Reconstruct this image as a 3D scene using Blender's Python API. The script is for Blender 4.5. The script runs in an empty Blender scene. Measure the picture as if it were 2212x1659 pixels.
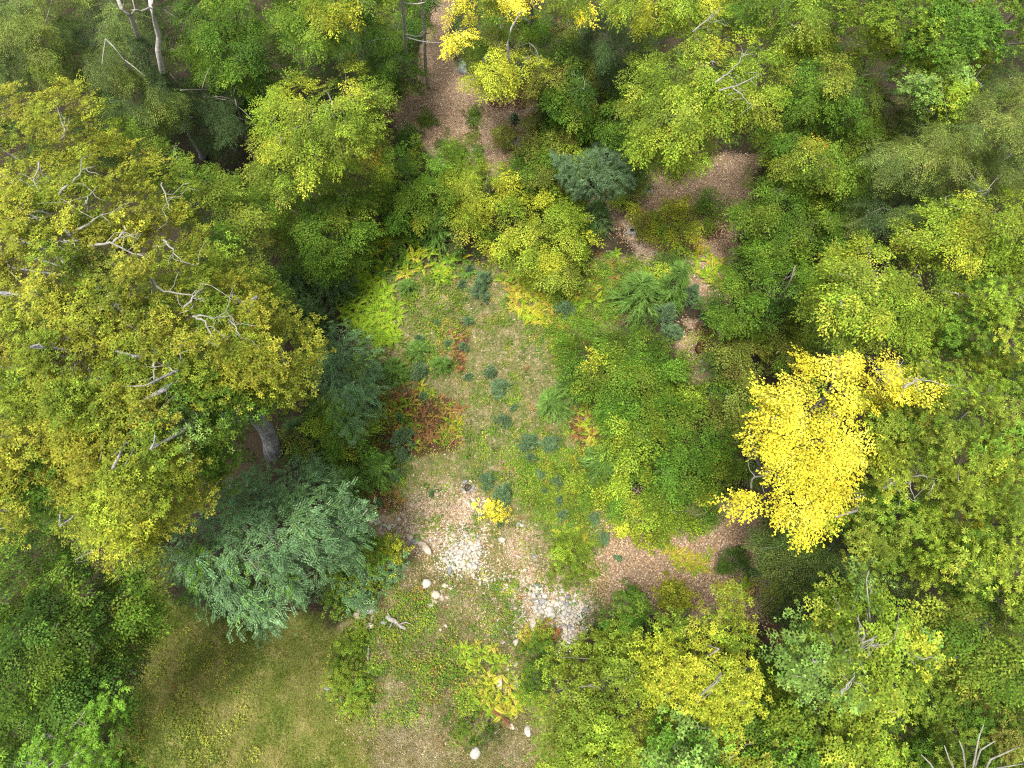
import bpy, math, random
import numpy as np
from mathutils import Vector, Matrix

# ------------------------------------------------------------------ camera, world, sun, exposure
S = bpy.context.scene
COL = S.collection
HCAM = 30.0
TILT = math.radians(23.2)
F = 1562.0
CX, CY = 1106.0, 829.5
cam = bpy.data.cameras.new('camera'); camo = bpy.data.objects.new('camera', cam); COL.objects.link(camo)
camo.location = (0, 0, HCAM); camo.rotation_euler = (TILT, 0, 0)
cam.sensor_width = 36; cam.lens = F / 2212 * 36; cam.clip_start = 0.1; cam.clip_end = 2000
S.camera = camo
SUN_EL, SUN_AZ = math.radians(73), math.radians(215)     # azimuth from +Y towards +X
w = bpy.data.worlds.new('World'); S.world = w; w.use_nodes = True
nt = w.node_tree; nt.nodes.clear()
sky = nt.nodes.new('ShaderNodeTexSky'); sky.sky_type = 'NISHITA'; sky.sun_disc = False
sky.sun_elevation = SUN_EL; sky.sun_rotation = SUN_AZ
sky.air_density = 1.0; sky.dust_density = 4.0; sky.ozone_density = 1.0
hs = nt.nodes.new('ShaderNodeHueSaturation'); hs.inputs['Saturation'].default_value = 0.35
bg = nt.nodes.new('ShaderNodeBackground'); bg.inputs['Strength'].default_value = 0.14
wo = nt.nodes.new('ShaderNodeOutputWorld')
nt.links.new(sky.outputs[0], hs.inputs['Color']); nt.links.new(hs.outputs[0], bg.inputs[0]); nt.links.new(bg.outputs[0], wo.inputs[0])
sl = bpy.data.lights.new('sun', 'SUN'); sl.energy = 3.3; sl.angle = math.radians(12); sl.color = (1, 0.96, 0.89)
so = bpy.data.objects.new('sun', sl); COL.objects.link(so)
sd = Vector((math.sin(SUN_AZ) * math.cos(SUN_EL), math.cos(SUN_AZ) * math.cos(SUN_EL), math.sin(SUN_EL)))
so.rotation_euler = sd.to_track_quat('Z', 'Y').to_euler(); so.location = (0, 0, 60)
S.view_settings.view_transform = 'Standard'; S.view_settings.look = 'None'
S.view_settings.gamma = 1; S.view_settings.use_curve_mapping = False
S.view_settings.exposure = 0.9
S.cycles.filter_width = 1.15; S.cycles.use_denoising = False
S.cycles.max_bounces = 6; S.cycles.diffuse_bounces = 4; S.cycles.glossy_bounces = 2; S.cycles.transmission_bounces = 4

R = np.random.RandomState(7)
rnd = random.Random(11)

# ------------------------------------------------------------------ geometry helpers
ct, st = math.cos(TILT), math.sin(TILT)
def at(px, py, z=0.0):
    """the point at height z seen at pixel (px, py) of the 2212 wide view; works on arrays"""
    px = np.asarray(px, float); py = np.asarray(py, float); z = np.asarray(z, float)
    a = (px - CX) / F; b = (CY - py) / F
    dx = a; dy = b * ct + st; dz = b * st - ct
    t = (z - HCAM) / dz
    return np.stack([dx * t, dy * t, z + 0 * t], -1)
def proj(p):
    x = p[..., 0]; y = p[..., 1]; z = p[..., 2] - HCAM
    u = y * ct + z * st; d = y * st - z * ct
    return np.stack([CX + F * x / d, CY - F * u / d], -1)
def depth(px, py, z):
    p = at(px, py, z); return p[..., 1] * st - (p[..., 2] - HCAM) * ct

def vnoise(x, y, seed=0):
    """smooth value noise in -1..1"""
    xi = np.floor(x).astype(int); yi = np.floor(y).astype(int); fx = x - xi; fy = y - yi
    fx = fx * fx * (3 - 2 * fx); fy = fy * fy * (3 - 2 * fy)
    def h(i, j):
        n = (i * 374761393 + j * 668265263 + seed * 974711) & 0x7fffffff
        n = ((n ^ (n >> 13)) * 1274126177) & 0x7fffffff
        return ((n ^ (n >> 16)) & 0xffff) / 32767.5 - 1
    return (h(xi, yi) * (1 - fx) + h(xi + 1, yi) * fx) * (1 - fy) + (h(xi, yi + 1) * (1 - fx) + h(xi + 1, yi + 1) * fx) * fy
def fbm(x, y, seed=0, o=4):
    s = 0; a = 1; t = 0
    for k in range(o):
        s = s + a * vnoise(x * 2 ** k, y * 2 ** k, seed + k); t += a; a *= .5
    return s / t
def gh(x, y):
    """height of the ground"""
    x = np.asarray(x, float); y = np.asarray(y, float)
    f = np.clip((60 - np.hypot(x, y - 12)) / 20, 0, 1)
    return (0.22 * fbm(x * .16, y * .16, 3, 2) + 0.07 * fbm(x * .8, y * .8, 9, 2)) * f
def atg(px, py):
    p = at(px, py, 0.0)
    for _ in range(3):
        p = at(px, py, gh(p[..., 0], p[..., 1]))
    return p

def pip(poly, px, py):
    """inside test and distance to the outline"""
    poly = np.asarray(poly, float); x1, y1 = poly[:, 0], poly[:, 1]; x2, y2 = np.roll(x1, -1), np.roll(y1, -1)
    px = np.asarray(px, float)[:, None]; py = np.asarray(py, float)[:, None]
    c = ((y1 > py) != (y2 > py)) & (px < (x2 - x1) * (py - y1) / (y2 - y1 + 1e-9) + x1)
    ins = c.sum(1) % 2 == 1
    dx, dy = x2 - x1, y2 - y1
    t = np.clip(((px - x1) * dx + (py - y1) * dy) / (dx * dx + dy * dy + 1e-9), 0, 1)
    d = np.hypot(px - x1 - t * dx, py - y1 - t * dy).min(1)
    return ins, d
def parea(poly):
    p = np.asarray(poly, float); x, y = p[:, 0], p[:, 1]
    return abs(np.dot(x, np.roll(y, -1)) - np.dot(y, np.roll(x, -1))) / 2
def inpoly(poly, n):
    p = np.asarray(poly, float); lo, hi = p.min(0), p.max(0); out = np.zeros((0, 2))
    while len(out) < n:
        q = lo + R.rand(int(n * 2) + 20, 2) * (hi - lo)
        out = np.vstack([out, q[pip(p, q[:, 0], q[:, 1])[0]]])
    return out[:n]
def E(cx, cy, rx, ry, rough=.13, n=26):
    a = np.arange(n) / n * 2 * np.pi
    r = 1 + rough * (np.sin(a * 3 + R.rand() * 7) * .5 + np.sin(a * 5 + R.rand() * 7) * .5 + R.randn(n) * .45)
    return np.stack([cx + rx * r * np.cos(a), cy + ry * r * np.sin(a)], 1)

# ------------------------------------------------------------------ materials
def newmat(name):
    m = bpy.data.materials.new(name); m.use_nodes = True; n = m.node_tree.nodes; n.clear()
    return m, n, m.node_tree.links
def leaf_material(name, rough=.5, trans=.3, vary=.25, spec=.35):
    m, n, l = newmat(name)
    at_ = n.new('ShaderNodeAttribute'); at_.attribute_name = 'tint'
    no = n.new('ShaderNodeTexNoise'); no.inputs['Scale'].default_value = 1.3; no.inputs['Detail'].default_value = 3
    geo = n.new('ShaderNodeNewGeometry'); l.new(geo.outputs['Position'], no.inputs['Vector'])
    mr = n.new('ShaderNodeMapRange'); mr.inputs[1].default_value = .3; mr.inputs[2].default_value = .7
    mr.inputs[3].default_value = 1 - vary; mr.inputs[4].default_value = 1 + vary; l.new(no.outputs['Fac'], mr.inputs[0])
    mx = n.new('ShaderNodeVectorMath'); mx.operation = 'SCALE'; l.new(at_.outputs['Color'], mx.inputs[0]); l.new(mr.outputs[0], mx.inputs['Scale'])
    p = n.new('ShaderNodeBsdfPrincipled'); p.inputs['Roughness'].default_value = rough; p.inputs['Specular IOR Level'].default_value = spec
    l.new(mx.outputs[0], p.inputs['Base Color'])
    t = n.new('ShaderNodeBsdfTranslucent'); l.new(mx.outputs[0], t.inputs['Color'])
    ms = n.new('ShaderNodeMixShader'); ms.inputs[0].default_value = trans
    o = n.new('ShaderNodeOutputMaterial'); l.new(p.outputs[0], ms.inputs[1]); l.new(t.outputs[0], ms.inputs[2]); l.new(ms.outputs[0], o.inputs[0])
    return m
def rough_material(name, c1, c2, scale, c3=None, bump=.3, rough=.85, dist=.02, stretch=None, objspace=False, perobj=0):
    m, n, l = newmat(name)
    tc = n.new('ShaderNodeTexCoord'); mp = n.new('ShaderNodeMapping'); l.new(tc.outputs['Object'], mp.inputs[0])
    if stretch: mp.inputs['Scale'].default_value = stretch
    a = n.new('ShaderNodeTexNoise'); a.inputs['Scale'].default_value = scale; a.inputs['Detail'].default_value = 6; a.inputs['Roughness'].default_value = .65
    b = n.new('ShaderNodeTexNoise'); b.inputs['Scale'].default_value = scale * 4; b.inputs['Detail'].default_value = 4
    l.new(mp.outputs[0], a.inputs['Vector']); l.new(mp.outputs[0], b.inputs['Vector'])
    r = n.new('ShaderNodeValToRGB'); r.color_ramp.elements[0].position = .35; r.color_ramp.elements[1].position = .65
    r.color_ramp.elements[0].color = (*c1, 1); r.color_ramp.elements[1].color = (*c2, 1)
    if c3: e = r.color_ramp.elements.new(.78); e.color = (*c3, 1)
    l.new(a.outputs['Fac'], r.inputs[0])
    src = r.outputs[0]
    if perobj:
        oi = n.new('ShaderNodeObjectInfo'); mr = n.new('ShaderNodeMapRange'); mr.inputs[3].default_value = 1 - perobj; mr.inputs[4].default_value = 1 + perobj * .4
        l.new(oi.outputs['Random'], mr.inputs[0]); v = n.new('ShaderNodeVectorMath'); v.operation = 'SCALE'
        l.new(src, v.inputs[0]); l.new(mr.outputs[0], v.inputs['Scale']); src = v.outputs[0]
    p = n.new('ShaderNodeBsdfPrincipled'); p.inputs['Roughness'].default_value = rough; p.inputs['Specular IOR Level'].default_value = .3
    l.new(src, p.inputs['Base Color'])
    bm = n.new('ShaderNodeBump'); bm.inputs['Strength'].default_value = bump; bm.inputs['Distance'].default_value = dist
    l.new(b.outputs['Fac'], bm.inputs['Height']); l.new(bm.outputs[0], p.inputs['Normal'])
    o = n.new('ShaderNodeOutputMaterial'); l.new(p.outputs[0], o.inputs[0])
    return m
M_LEAF = leaf_material('broadleaf foliage', .65, .2, .25, .12)
M_NEEDLE = leaf_material('needle foliage', .6, .25, .15, .2)
M_FERN = leaf_material('fern frond', .55, .3, .1, .3)
M_LITTER = leaf_material('fallen leaves', .8, .1, .15, .15)
M_GRASS = leaf_material('grass blades', .6, .25, .15, .25)
M_BARK = rough_material('grey bark', (.13, .115, .095), (.27, .25, .22), 6, (.38, .37, .33), stretch=(1, 1, .25), bump=.6)
M_PALE = rough_material('pale lichen bark', (.15, .145, .11), (.30, .295, .24), 7, (.40, .40, .33), stretch=(1, 1, .3), bump=.6)
M_OAKBARK = rough_material('ridged oak bark', (.17, .165, .16), (.42, .41, .40), 9, (.58, .57, .55), stretch=(1, 1, .22), bump=1, dist=.06)
M_BIRCH = rough_material('white birch bark', (.24, .21, .18), (.52, .50, .46), 5, (.62, .6, .56), stretch=(.6, .6, 3), bump=.3)
M_DEAD = rough_material('weathered dead wood', (.16, .14, .12), (.38, .35, .31), 8, (.5, .47, .42), stretch=(2, 2, .3), bump=.8)
M_WHITE = rough_material('white quartz stone', (.30, .27, .22), (.50, .475, .42), 2.2, (.64, .62, .58), perobj=.22, bump=.4)
M_TAN = rough_material('tan granite stone', (.36, .29, .21), (.54, .46, .36), 6, (.64, .57, .48), perobj=.25, bump=.4)
M_GREY = rough_material('grey granite stone', (.13, .135, .13), (.31, .31, .30), 2.5, (.45, .45, .44), perobj=.25, bump=.4)
M_RED = rough_material('rotten red wood', (.06, .028, .016), (.16, .07, .035), 9, (.3, .2, .13), stretch=(1, 1, .3), bump=1)
M_ASH_SHADE = rough_material('charred ash and hollow shade', (.012, .011, .01), (.06, .055, .05), 12, bump=.8)

# ground: zone weights are stored per vertex, materials mix with noise
def ground_material():
    m, n, l = newmat('forest ground')
    geo = n.new('ShaderNodeNewGeometry')
    def noise(s, d=6, rr=.65):
        t = n.new('ShaderNodeTexNoise'); t.inputs['Scale'].default_value = s; t.inputs['Detail'].default_value = d; t.inputs['Roughness'].default_value = rr
        l.new(geo.outputs['Position'], t.inputs['Vector']); return t.outputs['Fac']
    def ramp(f, cols):
        r = n.new('ShaderNodeValToRGB'); e = r.color_ramp.elements
        e[0].position = cols[0][0]; e[0].color = (*cols[0][1], 1); e[1].position = cols[-1][0]; e[1].color = (*cols[-1][1], 1)
        for p, c in cols[1:-1]: q = e.new(p); q.color = (*c, 1)
        l.new(f, r.inputs[0]); return r.outputs[0]
    fine = noise(14, 8, .75); mid = noise(2.2); tiny = noise(45, 4, .8)
    def mix(a, b, f):
        x = n.new('ShaderNodeMix'); x.data_type = 'RGBA'; l.new(f, x.inputs[0]); l.new(a, x.inputs[6]); l.new(b, x.inputs[7]); return x.outputs[2]
    def attr(name):
        a = n.new('ShaderNodeAttribute'); a.attribute_name = name; return a
    def weight(name):
        a = attr(name); s = n.new('ShaderNodeMath'); s.operation = 'MULTIPLY_ADD'; l.new(fine, s.inputs[0]); s.inputs[1].default_value = .9
        s2 = n.new('ShaderNodeMath'); s2.operation = 'ADD'; s.inputs[2].default_value = -.45; l.new(s.outputs[0], s2.inputs[0]); l.new(a.outputs['Fac'], s2.inputs[1])
        r = n.new('ShaderNodeMapRange'); r.inputs[1].default_value = .35; r.inputs[2].default_value = .65; l.new(s2.outputs[0], r.inputs[0]); return r.outputs[0]
    floor = ramp(fine, [(.3, (.014, .011, .006)), (.5, (.035, .027, .015)), (.7, (.075, .055, .033))])  # ground under the trees, canopy shade partly put into this darkened brown
    litter = ramp(tiny, [(.3, (.09, .06, .036)), (.48, (.22, .155, .098)), (.68, (.38, .29, .20))])
    grass = ramp(noise(3.0, 10, .8), [(.30, (.05, .07, .018)), (.43, (.105, .115, .035)), (.54, (.19, .165, .075)), (.66, (.34, .275, .175))])
    lawn = ramp(noise(1.1, 10, .75), [(.36, (.075, .115, .018)), (.5, (.13, .155, .027)), (.64, (.24, .22, .075))])
    duff = ramp(fine, [(.3, (.03, .014, .009)), (.7, (.13, .06, .035))])
    bare = ramp(tiny, [(.3, (.22, .16, .11)), (.5, (.36, .28, .21)), (.7, (.50, .42, .34))])
    c = floor
    for nm, col in (('litter', litter), ('grass', grass), ('lawn', lawn), ('bare', bare), ('duff', duff)):
        c = mix(c, col, weight(nm))
    p = n.new('ShaderNodeBsdfPrincipled'); p.inputs['Roughness'].default_value = .9; p.inputs['Specular IOR Level'].default_value = .2
    l.new(c, p.inputs['Base Color'])
    bm = n.new('ShaderNodeBump'); bm.inputs['Strength'].default_value = .7; bm.inputs['Distance'].default_value = .06
    l.new(fine, bm.inputs['Height']); l.new(bm.outputs[0], p.inputs['Normal'])
    o = n.new('ShaderNodeOutputMaterial'); l.new(p.outputs[0], o.inputs[0]); return m

ZONE = {
 'lawn': [([(330,1290),(480,1335),(600,1330),(700,1330),(735,1400),(720,1480),(735,1560),(830,1600),(930,1659),(1200,1780),(100,1800),(200,1640),(260,1600),(290,1480),(300,1400),(290,1320),(320,1200),(400,1180),(380,1250)],40)],
 'grass': [([(780,600),(1080,560),(1300,560),(1430,600),(1430,670),(1290,720),(1230,800),(1290,880),(1330,1000),(1300,1080),(1360,1130),(1290,1200),(1340,1290),(1300,1340),(1180,1400),(1200,1659),(1200,1790),(900,1700),(730,1600),(715,1420),(760,1330),(860,1240),(800,1150),(760,1060),(700,960),(780,860),(760,740)],25),
           ([(1280,540),(1420,560),(1420,640),(1290,700),(1240,640)],20), ([(1240,1080),(1420,1080),(1420,1180),(1260,1160)],25)],
 'litter': [([(920,-300),(990,-300),(982,-50),(962,80),(990,160),(1060,200),(1170,220),(1120,320),(1130,400),(980,370),(900,300),(830,250),(800,190),(900,180),(925,60)],18),
            ([(1270,430),(1390,370),(1500,360),(1560,330),(1640,330),(1630,420),(1600,520),(1570,650),(1520,650),(1440,600),(1330,500)],18),
            ([(1470,690),(1600,700),(1560,740),(1530,830),(1470,820)],15),
            ([(1230,1130),(1380,1060),(1460,1060),(1640,1090),(1640,1200),(1690,1280),(1650,1350),(1560,1340),(1400,1330),(1280,1290),(1250,1200)],25),
            ([(1100,350),(1150,350),(1150,410),(1100,410)],12), ([(1560,940),(1600,940),(1600,1000),(1560,1000)],10)],
 'bare': [([(870,1090),(950,1050),(1030,1050),(1060,1100),(1050,1180),(960,1200),(860,1180),(800,1130)],35),
          ([(1120,1240),(1240,1240),(1290,1330),(1200,1400),(1130,1350)],30), ([(1310,450),(1360,450),(1440,560),(1400,590),(1340,500)],25),
          ([(1090,1120),(1150,1140),(1150,1240),(1100,1200)],35)],
 'duff': [([(770,1050),(850,1050),(880,1100),(800,1120)],15), ([(800,860),(880,830),(1000,870),(990,960),(900,980),(800,960)],22),
          ([(1210,880),(1300,880),(1300,970),(1240,980)],15), ([(1640,1320),(1730,1330),(1720,1420),(1650,1400)],10),
          ([(1490,700),(1560,700),(1540,750),(1490,740)],12), ([(800,170),(860,180),(860,270),(820,250)],12), ([(1050,190),(1160,200),(1140,230),(1050,230)],10),
          ([(1530,470),(1590,460),(1580,520),(1520,520)],12), ([(980,700),(1010,700),(1010,800),(980,790)],20)],
}
def zone_w(name, px, py):
    wv = np.zeros(len(px))
    for poly, soft in ZONE[name]:
        ins, d = pip(poly, px, py)
        wv = np.maximum(wv, np.clip(.5 + np.where(ins, d, -d) / (2 * soft), 0, 1))
    return wv
def ground():
    core = np.arange(-30, 30.01, .22); outer = 30 * 1.28 ** np.arange(1, 13)
    xs = np.concatenate([-outer[::-1], core, outer])
    corey = np.arange(-10, 42.01, .22); ys = np.concatenate([-10 - (outer[::-1] - 30), corey, 42 + (outer - 30)])
    X, Y = np.meshgrid(xs, ys); Z = gh(X, Y); v = np.stack([X.ravel(), Y.ravel(), Z.ravel()], 1)
    nx, ny = len(xs), len(ys); i = np.arange((ny - 1) * (nx - 1)); r = i // (nx - 1); c = i % (nx - 1); b = r * nx + c
    q = np.stack([b, b + 1, b + nx + 1, b + nx], 1)
    me = quads_mesh('ground', v, q); me.polygons.foreach_set('use_smooth', np.ones(len(q), bool))
    wob = .35 * fbm(v[:, 0] * .9, v[:, 1] * .9, 40, 3)
    front = np.hypot(v[:, 0], v[:, 1] - 12) < 60
    P = np.full((len(v), 2), -1e5); vw = v.copy()
    vw[:, 0] += .55 * fbm(v[:, 0] * .7, v[:, 1] * .7, 60, 4); vw[:, 1] += .55 * fbm(v[:, 0] * .7, v[:, 1] * .7, 70, 4)
    P[front] = proj(vw[front])
    for nm in ZONE:
        wv = np.zeros(len(v)); wv[front] = zone_w(nm, P[front, 0], P[front, 1])
        wv = np.where(wv > 0, wv + wob * (wv < .999), 0)
        a = me.attributes.new(nm, 'FLOAT', 'POINT'); a.data.foreach_set('value', np.clip(wv, 0, 1).astype('f'))
    me.materials.append(ground_material())
    o = bpy.data.objects.new('ground', me); COL.objects.link(o); o['kind'] = 'structure'

def quads_mesh(name, v, q, tint=None, mat=None, tri=False):
    k = 3 if tri else 4
    me = bpy.data.meshes.new(name); me.vertices.add(len(v)); me.vertices.foreach_set('co', np.asarray(v, 'f').ravel())
    q = np.asarray(q, 'i'); me.loops.add(q.size); me.loops.foreach_set('vertex_index', q.ravel())
    me.polygons.add(len(q)); me.polygons.foreach_set('loop_start', np.arange(0, q.size, k, dtype='i'))
    me.update(calc_edges=True)
    if tint is not None:
        a = me.attributes.new('tint', 'FLOAT_COLOR', 'FACE'); c = np.ones((len(q), 4), 'f'); c[:, :3] = tint; a.data.foreach_set('color', c.ravel())
    if mat: me.materials.append(mat)
    return me
def leaves_mesh(name, L, tint, mat, origin=(0, 0, 0)):
    """L: (n,4,3) corner points, one folded quad per leaf"""
    v = L.reshape(-1, 3) - np.asarray(origin); k = L.shape[1]
    return quads_mesh(name, v, np.arange(len(v)).reshape(-1, k), tint, mat, tri=(k == 3))

def unit(v): return v / (np.linalg.norm(v, axis=-1, keepdims=True) + 1e-9)
def mktri(p, d, nrm, l, wd, fold=.12, droop=.15):
    """small far leaves: one triangle each, half of them widest at the base and half at the tip -> (n,3,3)"""
    d = unit(d); s = unit(np.cross(nrm, d)); nn = np.cross(d, s); n = len(p)
    l = np.broadcast_to(l, (n,))[:, None]; wd = np.broadcast_to(wd, (n,))[:, None]; f = R.rand(n, 1) < .6
    a = p - nn * l * droop * .3; b = p + d * l - nn * l * droop; base = np.where(f, a + d * l * .2, b - d * l * .2); tip = np.where(f, b, a)
    return np.stack([base + s * wd * .5, base - s * wd * .5, tip], 1)
def mkleaves(p, d, nrm, l, wd, fold=.12, droop=.15):
    """p,d,nrm (n,3); l,wd (n,) -> (n,4,3)"""
    d = unit(d); s = unit(np.cross(nrm, d)); nn = np.cross(d, s)
    l = np.broadcast_to(l, (len(p),))[:, None]; wd = np.broadcast_to(wd, (len(p),))[:, None]
    m = p + d * l * .45 + nn * wd * fold
    return np.stack([p, m + s * wd * .5, p + d * l - nn * l * droop, m - s * wd * .5], 1)

class Tubes:
    def __init__(s): s.v = []; s.f = []; s.n = 0
    def add(s, pts, rad, sides=6, cap=True, wob=0):
        pts = np.asarray(pts, float); rad = np.broadcast_to(rad, (len(pts),))
        t = np.gradient(pts, axis=0); t = unit(t); up = np.array([0.13, .27, .95]) if abs(t[0, 2]) < .8 else np.array([.9, .3, .1])
        a = np.arange(sides) / sides * 2 * np.pi; b0 = s.n
        for p, d, r in zip(pts, t, rad):
            x = unit(np.cross(up, d)); y = np.cross(d, x)
            rr = r * (1 + wob * R.randn(sides))
            s.v.append(p + (np.cos(a) * rr)[:, None] * x + (np.sin(a) * rr)[:, None] * y)
        for k in range(len(pts) - 1):
            for j in range(sides):
                j2 = (j + 1) % sides; o = b0 + k * sides
                s.f.append((o + j, o + j2, o + sides + j2, o + sides + j))
        s.n += len(pts) * sides
        if cap:
            for k, rev in ((0, True), (len(pts) - 1, False)):
                o = b0 + k * sides; ids = list(range(o, o + sides)); s.f.append(tuple(ids[::-1] if rev else ids))
    def mesh(s, name, mat, origin=(0, 0, 0)):
        me = bpy.data.meshes.new(name); v = np.vstack(s.v) - np.asarray(origin)
        me.from_pydata(v.tolist(), [], s.f); me.materials.append(mat)
        me.polygons.foreach_set('use_smooth', np.ones(len(me.polygons), bool)); return me
def curve(a, b, n=7, bend=.1, sag=0.0):
    a = np.asarray(a, float); b = np.asarray(b, float); t = np.linspace(0, 1, n)[:, None]; L = np.linalg.norm(b - a)
    o = R.randn(3) * bend * L; o2 = R.randn(3) * bend * L * .5
    p = a + (b - a) * t + o * np.sin(t * np.pi) + o2 * np.sin(t * 2 * np.pi); p[:, 2] += sag * L * np.sin(t[:, 0] * np.pi)
    return p

def link(me_or_none, name, parent=None, loc=None):
    o = bpy.data.objects.new(name, me_or_none); COL.objects.link(o)
    if parent: o.parent = parent
    if loc is not None: o.location = loc
    return o
def tag(o, label, cat, group=None, kind=None):
    if label: o['label'] = label
    if cat: o['category'] = cat
    if group: o['group'] = group
    if kind: o['kind'] = kind
    return o

# ------------------------------------------------------------------ leaf sprays (templates about 1 m long, growing along +X, normal +Z)
def t_fan(ll=.108, lw=.060, ntw=14, gap=.049):
    P, D, N = [], [], []
    for k in range(ntw):
        t = (k + .5) / ntw; side = 1 if k % 2 else -1; ang = side * math.radians(R.uniform(35, 62))
        tl = .52 * (1 - .62 * t) * R.uniform(.8, 1.15); b = np.array([t * .85, 0, -.12 * t * t])
        if k == ntw - 1: ang = 0; tl = .25
        dd = np.array([math.cos(ang), math.sin(ang), -.12 + R.randn() * .12])
        m = max(3, int(tl / gap))
        for j in range(m):
            s = (j + .6) / m * tl; la = ang + (1 if j % 2 else -1) * math.radians(R.uniform(25, 55)) * (0 if j == m - 1 else 1)
            P.append(b + dd * s + R.randn(3) * .008 + [0, 0, -.18 * s * s]); D.append([math.cos(la), math.sin(la), R.uniform(-.45, .1)])
            N.append([R.randn() * .32, R.randn() * .32, 1])
    P, D, N = map(np.array, (P, D, N)); n = len(P)
    return mktri(P, D, N, ll * R.uniform(.75, 1.2, n), lw * R.uniform(.8, 1.15, n))
def t_tuft(ll=.11, lw=.055, nt=15, per=7, red=False):
    out = []
    for k in range(nt):
        a = R.uniform(-1.1, 1.1); r = R.uniform(.1, .95); c = np.array([r * math.cos(a), r * math.sin(a) * .8, R.randn() * .07 - .1 * r * r])
        m = per + R.randint(-1, 2); th = np.arange(m) / m * 2 * np.pi + R.rand() * 6
        up = R.uniform(-.35, .35, m)
        D = np.stack([np.cos(th), np.sin(th), up], 1); N = np.stack([-np.cos(th) * up + R.randn(m) * .25, -np.sin(th) * up + R.randn(m) * .25, np.ones(m)], 1)
        P = c + D * .015
        out.append(mktri(P, D, N, ll * R.uniform(.75, 1.15, m), lw * R.uniform(.8, 1.15, m), .15, .2))
    return np.concatenate(out)
def t_whorl():
    out = []
    for k in range(19):
        a = R.uniform(-1.1, 1.1); r = R.uniform(.1, .95); c = np.array([r * math.cos(a), r * math.sin(a), R.randn() * .08 - .1 * r * r])
        m = 8; th = np.arange(m) / m * 2 * np.pi + R.rand() * 6
        D = np.stack([np.cos(th), np.sin(th), R.uniform(-.35, .1, m)], 1); N = np.stack([R.randn(m) * .2, R.randn(m) * .2, np.ones(m)], 1)
        out.append(mktri(c + 0 * D, D, N, .125 * R.uniform(.8, 1.15, m), .044 * R.uniform(.8, 1.2, m), .2, .35))
    return np.concatenate(out)
def t_feather():
    P, D, N, L = [], [], [], []
    for k in range(17):
        t = (k + .3) / 17; side = 1 if k % 2 else -1; ang = side * math.radians(R.uniform(38, 55)); tl = .42 * (1 - .75 * t) + .06
        b = np.array([t, 0, -.25 * t * t]); m = max(2, int(tl / .045))
        for j in range(m):
            s = (j + .3) / m * tl; la = ang + (1 if j % 2 else -1) * .55
            P.append(b + np.array([math.cos(ang) * s, math.sin(ang) * s, -.35 * s * s + R.randn() * .012])); D.append([math.cos(la), math.sin(la), -.25 + R.randn() * .12])
            N.append([R.randn() * .3, R.randn() * .3, 1]); L.append(R.uniform(.07, .12))
    P, D, N = map(np.array, (P, D, N)); L = np.array(L)
    return mktri(P, D, N, L * 1.1, .032, .1, .2)
def t_locust():
    out = []
    for k in range(9):
        a = R.uniform(-1.2, 1.2); r = R.uniform(.05, .7); c = np.array([r * math.cos(a), r * math.sin(a), R.randn() * .07])
        fa = a * .8 + R.randn() * .4; fd = np.array([math.cos(fa), math.sin(fa), R.uniform(-.5, -.1)]); sd_ = np.array([-math.sin(fa), math.cos(fa), 0])
        fl = R.uniform(.24, .36); m = 9
        for s in (-1, 1):
            t = (np.arange(m) + .6) / m
            P = c + fd * (t * fl)[:, None] + sd_ * s * .004; P[:, 2] -= .12 * t * t
            D = np.tile(sd_ * s + fd * .35, (m, 1)) + R.randn(m, 3) * .12; N = np.tile([0, 0, 1.], (m, 1)) + R.randn(m, 3) * .25
            out.append(mktri(P, D, N, .066 * R.uniform(.85, 1.15, m), .040, .1, .1))
    return np.concatenate(out)
TPL = {
 'beech': [t_fan() for _ in range(8)],
 'round': [t_fan(.086, .066, 14, .048) for _ in range(8)],
 'oak':   [t_tuft(.088, .046, 25) for _ in range(8)],
 'maple': [t_tuft(.10, .07, 21, 6) for _ in range(8)],
 'chestnut': [t_whorl() for _ in range(8)],
 'hemlock': [t_feather() for _ in range(8)],
 'locust': [t_locust() for _ in range(8)],
}
PADS_PER_M2 = {'beech': 16, 'round': 16, 'oak': 14.5, 'maple': 14, 'chestnut': 13, 'hemlock': 21, 'locust': 19}

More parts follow.
